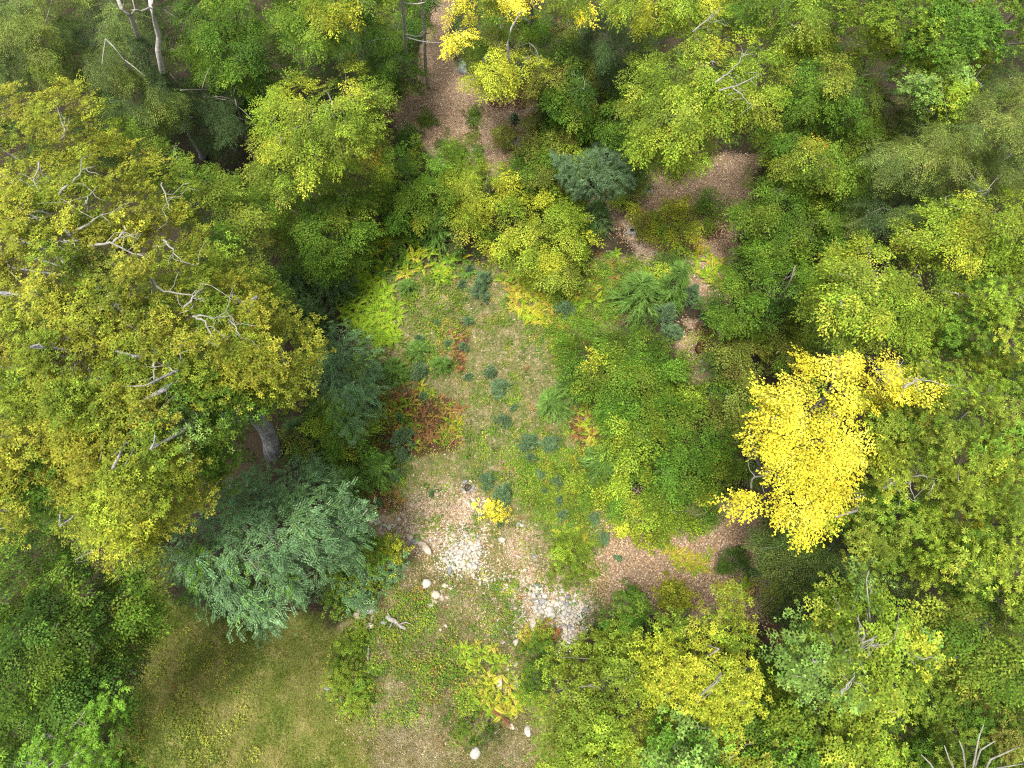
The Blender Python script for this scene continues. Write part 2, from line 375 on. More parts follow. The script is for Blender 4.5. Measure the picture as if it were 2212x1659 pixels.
# leaf colours (linear): list of (weight, colour)
PAL = {
 'green':  [(5, (.060, .128, .009)), (3, (.088, .158, .011)), (1, (.15, .19, .014))],
 'deep':   [(5, (.036, .086, .009)), (3, (.054, .110, .011)), (1, (.09, .13, .012))],
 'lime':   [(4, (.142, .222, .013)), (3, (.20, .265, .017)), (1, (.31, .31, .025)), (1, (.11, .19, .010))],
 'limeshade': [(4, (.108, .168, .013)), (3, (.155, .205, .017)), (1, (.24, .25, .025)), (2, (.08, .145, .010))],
 'gold':   [(4, (.185, .21, .014)), (3, (.245, .24, .018)), (2, (.14, .19, .012)), (1, (.22, .22, .014))],
 'goldgreen': [(4, (.145, .20, .012)), (3, (.185, .215, .013)), (2, (.09, .15, .012))],
 'yellow': [(5, (.64, .55, .016)), (3, (.72, .66, .06)), (2, (.48, .42, .016)), (1, (.32, .36, .015))],
 'yellowing': [(4, (.29, .33, .016)), (3, (.35, .36, .02)), (2, (.20, .27, .014))],
 'amber':  [(4, (.33, .27, .016)), (2, (.40, .26, .025)), (3, (.17, .21, .014))],
 'olive':  [(4, (.115, .155, .018)), (3, (.15, .175, .022)), (1, (.20, .16, .03))],
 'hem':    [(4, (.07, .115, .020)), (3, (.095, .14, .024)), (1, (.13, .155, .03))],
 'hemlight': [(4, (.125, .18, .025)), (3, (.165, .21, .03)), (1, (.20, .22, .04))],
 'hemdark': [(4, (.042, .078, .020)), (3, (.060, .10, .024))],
 'blue':   [(5, (.095, .185, .07)), (3, (.14, .235, .10)), (1, (.13, .26, .05))],
 'bright': [(4, (.10, .215, .014)), (3, (.14, .255, .018)), (1, (.08, .165, .012))],
 'rust':   [(4, (.22, .09, .03)), (3, (.26, .15, .03)), (4, (.12, .15, .03))],
 'freshgreen': [(4, (.078, .172, .014)), (3, (.11, .21, .016))],
 'minty':  [(4, (.13, .23, .035)), (3, (.18, .28, .05))],
}
def pal_pick(name, n):
    p = PAL[name]; wts = np.array([a for a, _ in p], float); wts /= wts.sum(); cs = np.array([c for _, c in p])
    a = cs[R.choice(len(p), n, p=wts)]; b = cs[R.choice(len(p), n, p=wts)]; t = R.rand(n, 1) * .5
    return a * (1 - t) + b * t

def rotations(az, pitch, roll):
    ca, sa = np.cos(az), np.sin(az); cp, sp = np.cos(pitch), np.sin(pitch); cr, sr = np.cos(roll), np.sin(roll)
    X = np.stack([ca * cp, sa * cp, sp], 1)
    Y0 = np.stack([-sa, ca, 0 * sa], 1); Z0 = np.cross(X, Y0)
    Y = Y0 * cr[:, None] + Z0 * sr[:, None]; Z = -Y0 * sr[:, None] + Z0 * cr[:, None]
    return np.stack([X, Y, Z], 2)        # columns

TRI = [0]
def place_sprays(spec, pos, az, pitch, scale, padcol, jitter=.27):
    """bakes sprays at the given places; returns (leaves, tint)"""
    T = TPL[spec]; which = R.randint(0, len(T), len(pos)); Rm = rotations(az, pitch, R.randn(len(pos)) * .22)
    Ls, Cs = [], []
    for k in range(len(T)):
        i = np.where(which == k)[0]
        if not len(i): continue
        t = T[k].reshape(-1, 3)
        v = np.einsum('nij,mj->nmi', Rm[i], t) * scale[i][:, None, None] + pos[i][:, None, :]
        nl = len(T[k]); Ls.append(v.reshape(-1, T[k].shape[1], 3))
        c = np.repeat(padcol[i], nl, 0); c = c * .96 + c.mean(1, keepdims=True) * .04; c = c * np.exp(R.randn(len(c), 1) * jitter) * np.exp(R.randn(len(c), 3) * .06)
        Cs.append(c)
    return np.concatenate(Ls), np.concatenate(Cs)

def tree(kind, spec, poly, zt, drop, pal, label, cat='tree', group=None, scale=1., dens=1., lobe=72, bark=None, tr=.13,
         base=None, accents=(), twigs=3, thick=1.0, limbs=9, solid=.6, lobeh=.36, name=None, zlow=None, grow=10):
    poly = np.asarray(poly, float); c0 = poly.mean(0)
    if cat != 'tree': grow = 0 if kind.startswith('maple') else min(grow, 6)
    elif c0[1] < 560 and not kind.startswith('oak'): zt *= .84
    if grow:
        dv = poly - c0; poly = poly + dv / np.linalg.norm(dv, axis=1, keepdims=True) * grow
    ztm = zt - drop * .45
    # lobes
    lo, hi = poly.min(0), poly.max(0); sp = lobe
    cand = inpoly(poly, int(60 + 14 * parea(poly) / sp ** 2)); L = []
    for q in cand:
        if all((q[0] - u[0]) ** 2 + (q[1] - u[1]) ** 2 > (sp * .82) ** 2 for u in L): L.append(q)
    L = np.array(L); _, de = pip(poly, L[:, 0], L[:, 1]); dmax = max(de.max(), 1.)
    e = np.clip(de / dmax, 0, 1); ppm = F / depth(L[:, 0], L[:, 1], ztm)
    hl = lobe / ppm * lobeh
    zl = zt - drop * (1 - np.sqrt(1 - (1 - e) ** 2)) + R.randn(len(L)) * min(.5, drop * .16)
    # spray places
    A = parea(poly) / (F / depth(c0[0], c0[1], ztm)) ** 2
    n = int(A * PADS_PER_M2[spec] * dens / scale ** 2)
    q = inpoly(poly, n); off = (q[:, 0] < -50) | (q[:, 0] > 2262) | (q[:, 1] < -50) | (q[:, 1] > 1700); q = q[~off | (R.rand(n) < .4)]
    du = L - c0; du = du / (np.linalg.norm(du, axis=1, keepdims=True) + 1e-6); ex = q[:, 0:1] - L[:, 0]; ey = q[:, 1:2] - L[:, 1]
    dr_ = ex * du[:, 0] + ey * du[:, 1]; dt_ = -ex * du[:, 1] + ey * du[:, 0]; d2 = np.hypot(dr_ / 1.45, dt_ * 1.1); k = d2.argmin(1); qq = d2.min(1) / (lobe * .62)
    keep = (qq < .85) | (R.rand(len(q)) < solid); q = q[keep]; k = k[keep]; qq = qq[keep]
    _, dq = pip(poly, q[:, 0], q[:, 1]); eq = np.clip(dq / dmax, 0, 1)
    zs = (zt - drop * (1 - np.sqrt(1 - (1 - eq) ** 2))) * .4 + zl[k] * .6 + hl[k] * (.5 - qq ** 2)
    deep = R.exponential(.38 * thick, len(q)) + (R.rand(len(q)) < .25) * R.uniform(.5, 2.6, len(q)) * thick
    z = np.maximum(zs - deep, .12 if zt < 4 else min(1.2, zt * .3)) if zlow is None else np.maximum(zs - deep, zlow)
    pos = at(q[:, 0], q[:, 1], z)
    Lc = at(L[:, 0], L[:, 1], zl - hl * .6)
    C = at(c0[0], c0[1], ztm)
    if base is not None: B = atg(*base)
    else:
        bp = proj(np.array([C[0], C[1], 0.]))               # straight below, or leaning out from under its own crown
        for f_ in np.linspace(0, 1, 21):
            b2 = bp * (1 - f_) + c0 * f_; i_, d_ = pip(poly, b2[0:1], b2[1:2])
            if i_[0] and d_[0] > min(dmax * .45, 40): break
        B = atg(b2[0], b2[1])
    out = (pos[:, :2] - Lc[k][:, :2]) * .9 + (pos[:, :2] - C[:2]) * .28
    az = np.arctan2(out[:, 1], out[:, 0]) + R.randn(len(q)) * .5
    pit = -.18 - .35 * np.clip(qq, 0, 1.2) + R.randn(len(q)) * .2 + .25 * (qq < .3)
    sc = scale * R.uniform(.75, 1.15, len(q))
    pos[:, 0] -= np.cos(az) * .4 * sc; pos[:, 1] -= np.sin(az) * .4 * sc
    pals = [pal] if isinstance(pal, str) else list(pal)
    lobepal = R.randint(0, len(pals), len(L)); lc = np.stack([pal_pick(pals[j], 1)[0] for j in lobepal])
    pc = np.zeros((len(q), 3))
    for j, pn in enumerate(pals):
        m = lobepal[k] == j; pc[m] = pal_pick(pn, m.sum())
    pc = pc * .7 + lc[k] * .3
    pc *= np.exp(R.randn(len(L), 1) * .12)[k] * np.exp(R.randn(len(q), 1) * .16)
    for ax, ay, ar, ap in accents:
        m = (np.hypot(q[:, 0] - ax, q[:, 1] - ay) < ar * (1 + .35 * vnoise(q[:, 0] / 18, q[:, 1] / 18, 5))) & (R.rand(len(q)) < .85)
        pc[m] = pal_pick(ap, m.sum())
    lv, tint = place_sprays(spec, pos, az, pit, sc, pc)
    zg = gh(lv[:, 0, 0], lv[:, 0, 1]); ok = lv[:, :, 2].min(1) > zg + .01; lv = lv[ok]; tint = tint[ok]
    TRI[0] += len(lv) * 2
    root = link(None, name or kind, loc=B); tag(root, label, cat, group)
    link(leaves_mesh('crown', lv, tint, M_NEEDLE if spec == 'hemlock' else M_LEAF, B), 'crown', root)
    # trunk and limbs
    bark = bark or M_BARK; H = ztm - B[2]
    top = np.array([C[0], C[1], zt - max(.3, drop * .5)])
    tp = curve([B[0], B[1], B[2] - .1], top, 9, .025); t = np.linspace(0, 1, 9); rad = tr * (1 - .72 * t); rad[0] *= 1.25
    T = Tubes(); T.add(tp, rad, 10 if tr > .15 else 7); link(T.mesh('trunk', bark, B), 'trunk', root)
    order = R.permutation(len(L))[:limbs]
    for i in order:
        f = R.uniform(.45, .85); a = tp[int(f * 8)]; r0 = max(.012, tr * (1 - .72 * f) * .6)
        if zt < 2.5: r0 = .012
        T = Tubes(); pth = curve(a, Lc[i], 7, .06, .05); T.add(pth, np.linspace(r0, r0 * .35, 7), 6)
        for _ in range(twigs):
            m = np.where(k == i)[0]
            if not len(m): continue
            j = m[R.randint(len(m))]; e_ = pos[j] + [0, 0, R.uniform(0, .12)]
            T.add(curve(pth[R.randint(3, 7)], e_, 5, .1, .05), np.linspace(r0 * .35, .006, 5), 4)
        link(T.mesh('limb', bark, B), 'limb', root)
    return root, B, tp

ground()

# ------------------------------------------------------------------ the big trees round the clearing
big, big_base, big_path = tree('oak_tree', 'oak', [(-170,200),(60,185),(110,172),(175,180),(190,230),(235,295),(300,325),(395,350),(425,400),(395,470),(470,520),(490,590),(600,640),(640,690),(690,745),(685,780),(650,800),(640,850),(600,860),(550,875),(500,910),(490,990),(440,1070),(430,1105),(330,1130),(300,1180),(250,1200),(180,1160),(100,1120),(0,1130),(-170,1140)],
     15.5, 4.5, ['gold', 'gold', 'gold', 'goldgreen'], 'huge golden olive oak with pale lichened limbs and a thick bare trunk showing', lobe=66, bark=M_OAKBARK, tr=.36,
     base=(590,978), accents=[(450,930,110,'green'),(380,900,60,'minty'),(60,1060,60,'green'),(170,430,50,'goldgreen'),(330,640,40,'goldgreen'),(230,570,40,'olive'),(520,760,30,'goldgreen'),(260,1170,60,'yellowing')], limbs=16, twigs=5, dens=1.3)
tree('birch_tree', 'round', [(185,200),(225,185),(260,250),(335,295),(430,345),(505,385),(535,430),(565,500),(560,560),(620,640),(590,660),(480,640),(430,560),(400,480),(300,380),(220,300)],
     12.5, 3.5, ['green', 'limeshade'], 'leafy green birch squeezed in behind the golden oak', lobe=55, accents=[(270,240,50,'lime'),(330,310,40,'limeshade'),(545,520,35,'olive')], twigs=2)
tree('hemlock_tree', 'hemlock', [(-170,-120),(170,-120),(185,20),(150,80),(150,165),(60,185),(-170,205)], 13, 5, ['hem', 'hem', 'hemlight'],
     'feathery hemlock above the golden oak, tipped yellow green', lobe=62, accents=[(105,120,38,'limeshade'),(60,40,40,'hemlight')], bark=M_BARK)
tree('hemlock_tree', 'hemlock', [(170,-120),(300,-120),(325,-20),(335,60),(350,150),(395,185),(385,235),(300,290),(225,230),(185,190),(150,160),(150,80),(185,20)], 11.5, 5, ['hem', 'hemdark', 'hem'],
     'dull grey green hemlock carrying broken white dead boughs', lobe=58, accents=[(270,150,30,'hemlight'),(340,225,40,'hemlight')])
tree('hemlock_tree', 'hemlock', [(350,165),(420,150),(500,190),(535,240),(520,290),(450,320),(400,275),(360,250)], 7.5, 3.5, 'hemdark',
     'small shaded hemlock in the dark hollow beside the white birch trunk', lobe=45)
tree('beech_tree', 'beech', [(330,-120),(610,-120),(645,20),(600,90),(640,130),(570,150),(545,175),(480,185),(430,150),(380,125),(345,60)], 10.5, 5, ['green', 'deep', 'green'],
     'deep green beech beside the white birch trunk', lobe=58)
tree('beech_tree', 'beech', [(600,-120),(870,-120),(850,-10),(830,30),(815,60),(740,70),(700,100),(640,110),(610,60)], 13, 4, ['lime', 'green', 'limeshade'],
     'sunlit beech with tips turning yellow next to the leaf litter lane', lobe=52, accents=[(730,20,35,'yellowing'),(690,-20,40,'lime')])
tree('beech_tree', 'beech', [(700,60),(800,70),(855,20),(880,60),(905,120),(900,175),(860,195),(800,190),(760,150),(700,110),(650,90)], 6, 3, ['deep', 'green'],
     'low dark beech sweeping its branches across the two slim trunks', lobe=46)
tree('beech_tree', 'beech', [(870,-120),(945,-120),(935,-10),(925,40),(900,90),(870,30)], 7, 3, ['deep', 'green'],
     'small beech between the slim grey trunks and the litter lane', lobe=36, tr=.07)
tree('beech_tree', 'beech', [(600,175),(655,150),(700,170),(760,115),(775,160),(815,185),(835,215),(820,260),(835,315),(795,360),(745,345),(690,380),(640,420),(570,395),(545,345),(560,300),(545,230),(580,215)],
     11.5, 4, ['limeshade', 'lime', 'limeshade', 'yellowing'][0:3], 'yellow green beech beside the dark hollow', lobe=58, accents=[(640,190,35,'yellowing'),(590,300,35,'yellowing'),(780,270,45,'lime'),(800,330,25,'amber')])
tree('beech_tree', 'beech', [(545,380),(620,400),(700,370),(790,360),(820,420),(800,480),(790,540),(740,560),(700,600),(620,570),(590,520),(545,450)], 7.0, 4, ['green', 'limeshade', 'green'],
     'dense green beech below the yellow green beech', lobe=54, accents=[(700,420,30,'green'),(640,520,30,'green')])
tree('beech_tree', 'beech', [(440,170),(560,150),(600,190),(560,230),(545,290),(520,250),(490,200)], 5.5, 2.5, 'deep', 'dim beech in the shade of the hollow, under its taller neighbours', lobe=45, tr=.08)
# top centre
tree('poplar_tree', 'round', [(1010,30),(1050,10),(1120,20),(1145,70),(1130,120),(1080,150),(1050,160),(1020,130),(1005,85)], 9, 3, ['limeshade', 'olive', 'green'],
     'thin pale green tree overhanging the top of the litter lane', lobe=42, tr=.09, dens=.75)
tree('birch_tree', 'round', [(1075,85),(1115,78),(1130,115),(1172,130),(1168,155),(1120,160),(1100,198),(1060,192),(1010,175),(1015,150),(1050,125)], 10.5, 2.5, 'yellowing',
     'slender birch with pale yellow leaves beside a grey trunk', lobe=32, tr=.08, bark=M_PALE, dens=.95, twigs=4)
tree('birch_tree', 'round', [(968,30),(1010,22),(1018,60),(1005,98),(985,103),(962,92)], 10.5, 1.5, 'yellow', 'golden birch bough reaching out over the litter lane', lobe=24, tr=.05, bark=M_PALE, dens=.7)
tree('birch_tree', 'round', [(970,-120),(1290,-120),(1285,10),(1240,42),(1205,25),(1150,10),(1100,30),(1040,20),(985,20)], 12.5, 3, ['yellowing', 'limeshade', 'yellow'],
     'yellowing birch at the upper edge of the view', lobe=42, tr=.1, bark=M_PALE)
tree('beech_tree', 'beech', [(1130,30),(1200,30),(1260,60),(1300,130),(1310,220),(1250,260),(1190,230),(1150,200),(1130,130)], 8, 4, ['green', 'deep', 'olive'],
     'green beech behind the grey trunk and pale yellow birch', lobe=50)
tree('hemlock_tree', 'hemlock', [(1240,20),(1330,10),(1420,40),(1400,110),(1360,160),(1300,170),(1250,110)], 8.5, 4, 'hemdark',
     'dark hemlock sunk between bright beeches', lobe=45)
tree('beech_tree', 'beech', [(1280,-120),(1570,-120),(1560,20),(1500,50),(1420,45),(1370,60),(1310,20)], 13.5, 3.5, ['lime', 'yellowing', 'lime'],
     'bright lime and yellow beech at the upper edge above the dark hemlock', lobe=52)
tree('beech_tree', 'beech', [(1310,140),(1380,150),(1370,260),(1400,350),(1390,390),(1330,330),(1260,290),(1250,250),(1300,220)], 5.5, 3, ['deep', 'green'],
     'shadowed green beech over the blue green pine', lobe=46, tr=.08)
tree('beech_tree', 'beech', [(1370,140),(1405,95),(1420,35),(1500,15),(1560,55),(1650,55),(1705,110),(1690,200),(1680,255),(1600,270),(1540,300),(1530,340),(1480,350),(1440,372),(1390,340),(1365,290),(1350,225)],
     14, 4.5, ['lime', 'limeshade', 'lime'], 'wide lime green beech with bare grey twigs standing over the litter bank', lobe=56, twigs=4, accents=[(1580,90,45,'yellowing'),(1500,300,40,'lime')])
tree('beech_tree', 'beech', [(1560,-120),(1780,-120),(1830,-20),(1800,80),(1730,130),(1690,90),(1630,60),(1560,50)], 12, 4, ['lime', 'green', 'limeshade'],
     'mid green beech at the upper edge beside the wide lime beech', lobe=54)
tree('beech_tree', 'beech', [(1700,110),(1790,70),(1880,110),(1920,180),(1900,250),(1830,280),(1740,270),(1690,240),(1690,170)], 10.5, 4, ['green', 'limeshade', 'green'],
     'layered green beech in the middle of the forest slope', lobe=52, accents=[(1850,120,35,'lime')])
tree('maple_tree', 'maple', [(1790,-120),(2380,-120),(2380,130),(2240,120),(2150,110),(2090,170),(2010,170),(1960,120),(1900,90),(1830,60)], 14, 4.5, ['lime', 'freshgreen', 'green'],
     'broad leaved fresh green maple filling the upper corner', lobe=58)
tree('maple_tree', 'maple', [(1990,120),(2060,80),(2130,130),(2125,190),(2060,240),(1990,240),(1965,180)], 12.5, 3, ['lime', 'minty'],
     'round topped pale maple just below the corner maple', lobe=50)
tree('beech_tree', 'beech', [(1640,260),(1740,265),(1830,280),(1900,250),(1970,210),(1985,260),(1930,320),(1880,360),(1870,430),(1800,440),(1730,400),(1680,370),(1650,320)],
     9, 4, ['limeshade', 'green', 'limeshade'], 'tawny tipped beech between the forest slope and the hemlock stand', lobe=52, accents=[(1890,220,40,'yellowing'),(1760,300,25,'amber')])
tree('hemlock_tree', 'hemlock', [(2120,130),(2380,120),(2380,420),(2240,410),(2170,380),(2100,330),(2050,250),(2090,200)], 13, 5, ['hemlight', 'hem', 'hemlight'],
     'tall soft hemlock with drooping olive tips', lobe=62)
tree('hemlock_tree', 'hemlock', [(2030,180),(2090,230),(2120,330),(2200,400),(2120,430),(2040,420),(1990,400),(1890,395),(1880,320),(1960,290),(2010,240)], 11.5, 5, ['hemlight', 'hem', 'hemlight'],
     'olive green hemlock with long combed branches', lobe=56)
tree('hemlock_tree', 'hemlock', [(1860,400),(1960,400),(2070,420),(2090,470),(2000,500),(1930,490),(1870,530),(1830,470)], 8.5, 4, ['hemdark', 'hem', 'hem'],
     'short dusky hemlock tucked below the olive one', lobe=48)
tree('beech_tree', 'round', [(1630,380),(1690,350),(1760,360),(1830,400),(1850,470),(1860,560),(1800,560),(1740,540),(1690,560),(1610,520),(1590,460)],
     7.5, 4, ['green', 'limeshade', 'green'], 'dense green beech along the far side of the litter bank', lobe=50)
tree('beech_tree', 'beech', [(1590,540),(1660,530),(1740,560),(1780,580),(1790,650),(1750,680),(1700,660),(1640,700),(1560,700),(1530,660),(1560,600)],
     6, 3.5, ['green', 'deep', 'green'], 'dark rounded beech overhanging a bare hollow', lobe=48)
tree('beech_tree', 'beech', [(1745,650),(1780,590),(1800,560),(1830,520),(1870,500),(1920,520),(1960,560),(2030,545),(2060,590),(2100,620),(2080,690),(2020,740),(1960,755),(1880,745),(1800,730),(1765,700)],
     11.5, 4, ['lime', 'lime', 'limeshade'], 'broad lime beech standing above the bright yellow tree', lobe=58, accents=[(2040,600,50,'limeshade'),(1860,540,30,'yellowing')])
tree('beech_tree', 'beech', [(1950,520),(1960,460),(2010,430),(2060,450),(2090,400),(2130,390),(2190,410),(2380,390),(2380,560),(2200,570),(2120,600),(2060,570)],
     13, 3.5, ['lime', 'yellowing', 'lime'], 'yellow tinted beech under the hemlock stand at the edge', lobe=52, bark=M_PALE)
tree('chestnut_tree', 'chestnut', [(2080,600),(2210,560),(2380,560),(2380,800),(2200,820),(2120,780),(2060,760),(2030,720),(2080,670)], 11.5, 4, ['lime', 'limeshade', 'green'],
     'upper star leaved chestnut with scattered lemon leaves', lobe=58, accents=[(2170,760,40,'lime')])
tree('chestnut_tree', 'chestnut', [(1960,770),(2050,760),(2110,800),(2200,830),(2380,810),(2380,1090),(2200,1110),(2090,1100),(1990,1050),(1900,1040),(1880,980),(1890,900),(1870,860),(1930,830),(2000,840)],
     12.5, 4, ['lime', 'limeshade', 'green', 'lime'], 'large chestnut crown of long whorled leaves crowding the yellow tree', lobe=62, accents=[(1950,900,50,'limeshade')])
tree('chestnut_tree', 'chestnut', [(1840,1080),(1900,1045),(1990,1070),(2090,1110),(2210,1110),(2380,1100),(2380,1330),(2200,1340),(2120,1290),(2020,1260),(1960,1230),(1880,1200),(1830,1150)],
     11, 4, ['limeshade', 'green', 'lime'], 'lower chestnut with reddish leaf centres beside a white bare bough', lobe=58, accents=[(2100,1120,28,'yellowing'),(2190,1080,25,'lime')])
tree('birch_tree', 'round', [(1635,870),(1645,830),(1690,810),(1720,790),(1735,770),(1760,752),(1800,757),(1830,775),(1880,785),(1895,765),(1935,755),(1945,800),(1990,795),(2010,815),(2045,840),(2055,875),(1990,860),(1950,850),(1935,878),(1870,862),(1850,905),(1882,950),(1925,965),(1900,1010),(1858,1040),(1845,1085),(1825,1120),(1790,1130),(1762,1130),(1752,1158),(1735,1160),(1725,1130),(1685,1120),(1690,1095),(1640,1105),(1590,1092),(1572,1065),(1588,1035),(1640,1065),(1690,1050),(1672,1010),(1625,960),(1640,920)],
     14.0, 2.6, 'yellow', 'brilliant yellow birch, the only fully golden tree in the forest', lobe=38, bark=M_BARK, tr=.2, base=(1612,1037), dens=1.0, twigs=2, limbs=6, grow=2, solid=.9, thick=.85, accents=[(1850,830,25,'limeshade'),(1760,835,18,'lime'),(1900,1000,22,'yellowing'),(1800,1110,18,'yellowing'),(2000,840,20,'yellowing')])
tree('hemlock_tree', 'hemlock', [(1670,1090),(1740,1130),(1830,1130),(1880,1200),(1960,1235),(1975,1290),(1900,1300),(1880,1340),(1800,1400),(1720,1360),(1660,1300),(1650,1240),(1640,1160)],
     8.5, 4.5, ['hem', 'hem', 'hemdark', 'hemlight'], 'dark green hemlock directly below the yellow birch', lobe=56, accents=[(1680,1290,22,'olive')])
# lower right
tree('oak_tree', 'maple', [(1705,1400),(1745,1350),(1795,1300),(1800,1255),(1880,1240),(1940,1280),(1960,1330),(2030,1370),(2020,1430),(2000,1470),(1990,1510),(1960,1560),(1900,1540),(1840,1500),(1760,1500),(1700,1470),(1705,1430)],
     13.5, 4, ['lime', 'limeshade', 'minty'], 'pale glossy oak with whitish inner twigs and blush edges', lobe=56, bark=M_PALE, twigs=6, accents=[(1990,1390,35,'yellowing'),(1850,1270,30,'limeshade')])
tree('oak_tree', 'maple', [(1640,1480),(1700,1480),(1790,1510),(1850,1510),(1930,1550),(1960,1600),(1960,1780),(1540,1780),(1560,1640),(1600,1560)], 11, 3.5, ['lime', 'green', 'lime'],
     'apple green oak along the bottom edge below the glossy oak', lobe=56)
tree('oak_tree', 'oak', [(1400,1400),(1470,1340),(1520,1325),(1580,1305),(1625,1325),(1632,1370),(1595,1405),(1630,1440),(1630,1500),(1640,1560),(1560,1570),(1480,1560),(1400,1530),(1390,1470)],
     12.5, 3.5, ['lime', 'yellowing', 'lime'], 'bright yellow green oak below the litter slope', lobe=50, twigs=4, accents=[(1510,1450,90,'yellowing')])
tree('oak_tree', 'oak', [(1190,1440),(1240,1400),(1300,1385),(1312,1340),(1355,1315),(1400,1370),(1410,1440),(1400,1540),(1440,1580),(1400,1660),(1380,1780),(1180,1780),(1190,1660),(1170,1580),(1200,1520)],
     11.5, 3.2, ['limeshade', 'lime', 'goldgreen'], 'olive yellow oak touching the second heap of stones', lobe=54, twigs=4, accents=[(1370,1340,30,'green'),(1300,1600,50,'lime')])
tree('maple_tree', 'maple', [(1430,1560),(1500,1540),(1560,1600),(1570,1780),(1370,1780),(1390,1660)], 12.2, 2.5, ['minty', 'freshgreen'],
     'minty green maple top at the bottom edge among the oaks', lobe=44)
tree('beech_tree', 'beech', [(1640,1420),(1690,1410),(1700,1470),(1670,1540),(1620,1560),(1560,1590),(1600,1500)], 6.5, 3, ['freshgreen', 'green'],
     'darker beech in the gap between the yellow oak and the glossy oak', lobe=44, tr=.08)
tree('beech_tree', 'beech', [(1980,1300),(2110,1290),(2200,1340),(2380,1330),(2380,1520),(2200,1510),(2100,1470),(2030,1440),(2030,1380)], 10.5, 4, ['green', 'limeshade', 'green'],
     'wide green beech between the lower chestnut and the bare tree', lobe=58)
tree('oak_tree', 'chestnut', [(1960,1450),(2030,1440),(2120,1480),(2210,1510),(2380,1520),(2380,1780),(1940,1780),(1960,1600)], 9.5, 4, ['limeshade', 'green', 'olive'],
     'dull olive tree in the bottom corner behind bare white branches', lobe=58, scale=.85)
# left side
tree('locust_tree', 'locust', [(345,1190),(400,1130),(440,1110),(440,1075),(500,1030),(550,1022),(605,1022),(650,1000),(690,992),(720,1030),(760,1060),(790,1100),(800,1150),(760,1180),(740,1230),(680,1240),(650,1280),(610,1300),(600,1345),(540,1345),(500,1310),(440,1310),(400,1280),(370,1230)],
     8, 3, 'blue', 'wide blue green locust with feathery leaves at the lawn edge', lobe=50, accents=[(430,1210,18,'freshgreen'),(400,1290,16,'freshgreen'),(560,1180,14,'freshgreen'),(540,1250,14,'freshgreen'),(620,1240,12,'freshgreen'),(500,1230,12,'freshgreen'),(620,1130,16,'lime')])
tree('locust_tree', 'locust', [(690,740),(720,700),(770,720),(800,760),(820,830),(790,890),(760,940),(720,900),(700,850),(680,790)], 5, 2.5, ['blue', 'blue', 'minty'],
     'narrow blue green locust between the golden oak and the lime ferns', lobe=44, tr=.08)
tree('beech_tree', 'beech', [(-170,1120),(0,1110),(70,1110),(130,1180),(220,1250),(300,1240),(320,1280),(330,1360),(290,1400),(300,1460),(270,1500),(260,1560),(200,1600),(120,1650),(-170,1780)],
     10, 4.5, ['deep', 'green', 'deep', 'green'], 'broad dark green beech shading the lawn corner', lobe=60)
tree('beech_tree', 'beech', [(180,1110),(260,1110),(330,1130),(325,1170),(300,1230),(250,1250),(200,1220),(170,1170)], 10.8, 2.5, ['limeshade', 'yellowing'],
     'yellowing beech spray between the golden oak and the dark beech', lobe=40, accents=[(235,1190,25,'amber')], tr=.08)
tree('chestnut_tree', 'chestnut', [(60,1640),(100,1600),(150,1600),(180,1530),(240,1510),(245,1560),(210,1590),(230,1640),(255,1650),(240,1720),(60,1780),(10,1700)], 13.5, 2, 'bright',
     'vivid green leafy treetop poking into the bottom corner', lobe=40, tr=.1, scale=.9)
tree('beech_tree', 'beech', [(-170,1560),(-20,1600),(60,1640),(20,1780),(-170,1780)], 7, 3, ['deep', 'green'], 'dark low beech at the outer corner behind the vivid treetop', lobe=48)

# ------------------------------------------------------------------ shrubs and young trees in and around the clearing
def shrub(kind, spec, poly, h, pal, label, lobe=34, drop=None, cat='shrub', scale=1.08, **k):
    k.setdefault('tr', .03 + .006 * h); k.setdefault('limbs', 5); k.setdefault('twigs', 1); k.setdefault('thick', min(.7, h * .3))
    return tree(kind, spec, poly, h, drop or h * .55, pal, label, cat=cat, lobe=lobe, scale=scale, **k)
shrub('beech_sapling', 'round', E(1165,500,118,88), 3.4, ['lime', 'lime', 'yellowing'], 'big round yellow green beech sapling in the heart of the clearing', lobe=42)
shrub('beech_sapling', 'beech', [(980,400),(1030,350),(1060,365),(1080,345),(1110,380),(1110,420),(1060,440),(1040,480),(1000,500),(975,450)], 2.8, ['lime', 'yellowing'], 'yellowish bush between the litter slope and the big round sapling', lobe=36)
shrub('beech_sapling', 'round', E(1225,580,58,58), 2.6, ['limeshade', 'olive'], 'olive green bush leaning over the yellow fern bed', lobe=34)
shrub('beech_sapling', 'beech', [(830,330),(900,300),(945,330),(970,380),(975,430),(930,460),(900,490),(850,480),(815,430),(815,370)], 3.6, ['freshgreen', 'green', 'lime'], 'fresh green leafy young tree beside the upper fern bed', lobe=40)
shrub('beech_sapling', 'beech', [(1120,300),(1150,250),(1200,230),(1280,245),(1300,300),(1250,320),(1200,340),(1190,400),(1150,400),(1115,360)], 3.2, ['olive', 'green'], 'olive green thicket hugging the grey stump', lobe=40)
shrub('beech_sapling', 'beech', E(1235,335,70,40), 3.4, ['green', 'lime'], 'green thicket directly above the blue green pine', lobe=36)
shrub('beech_sapling', 'round', E(1180,395,48,32), 1.8, ['olive', 'limeshade'], 'small olive bush between stump thicket and round sapling', lobe=28)
shrub('beech_sapling', 'round', E(1345,390,30,50), 2.4, ['green', 'lime'], 'leafy fringe along one flank of the blue green pine', lobe=28)
shrub('maple_shrub', 'round', E(1474,482,66,56,.06), 1.8, ['yellowing', 'lime', 'yellowing'], 'neat dome of yellow green leaves alone on the pale litter', lobe=34, accents=[(1505,525,20,'amber'),(1435,500,12,'freshgreen')])
shrub('maple_shrub', 'round', E(1384,470,28,34), 1.5, ['amber', 'olive'], 'small orange tinted shrub touching the leaf dome', lobe=22)
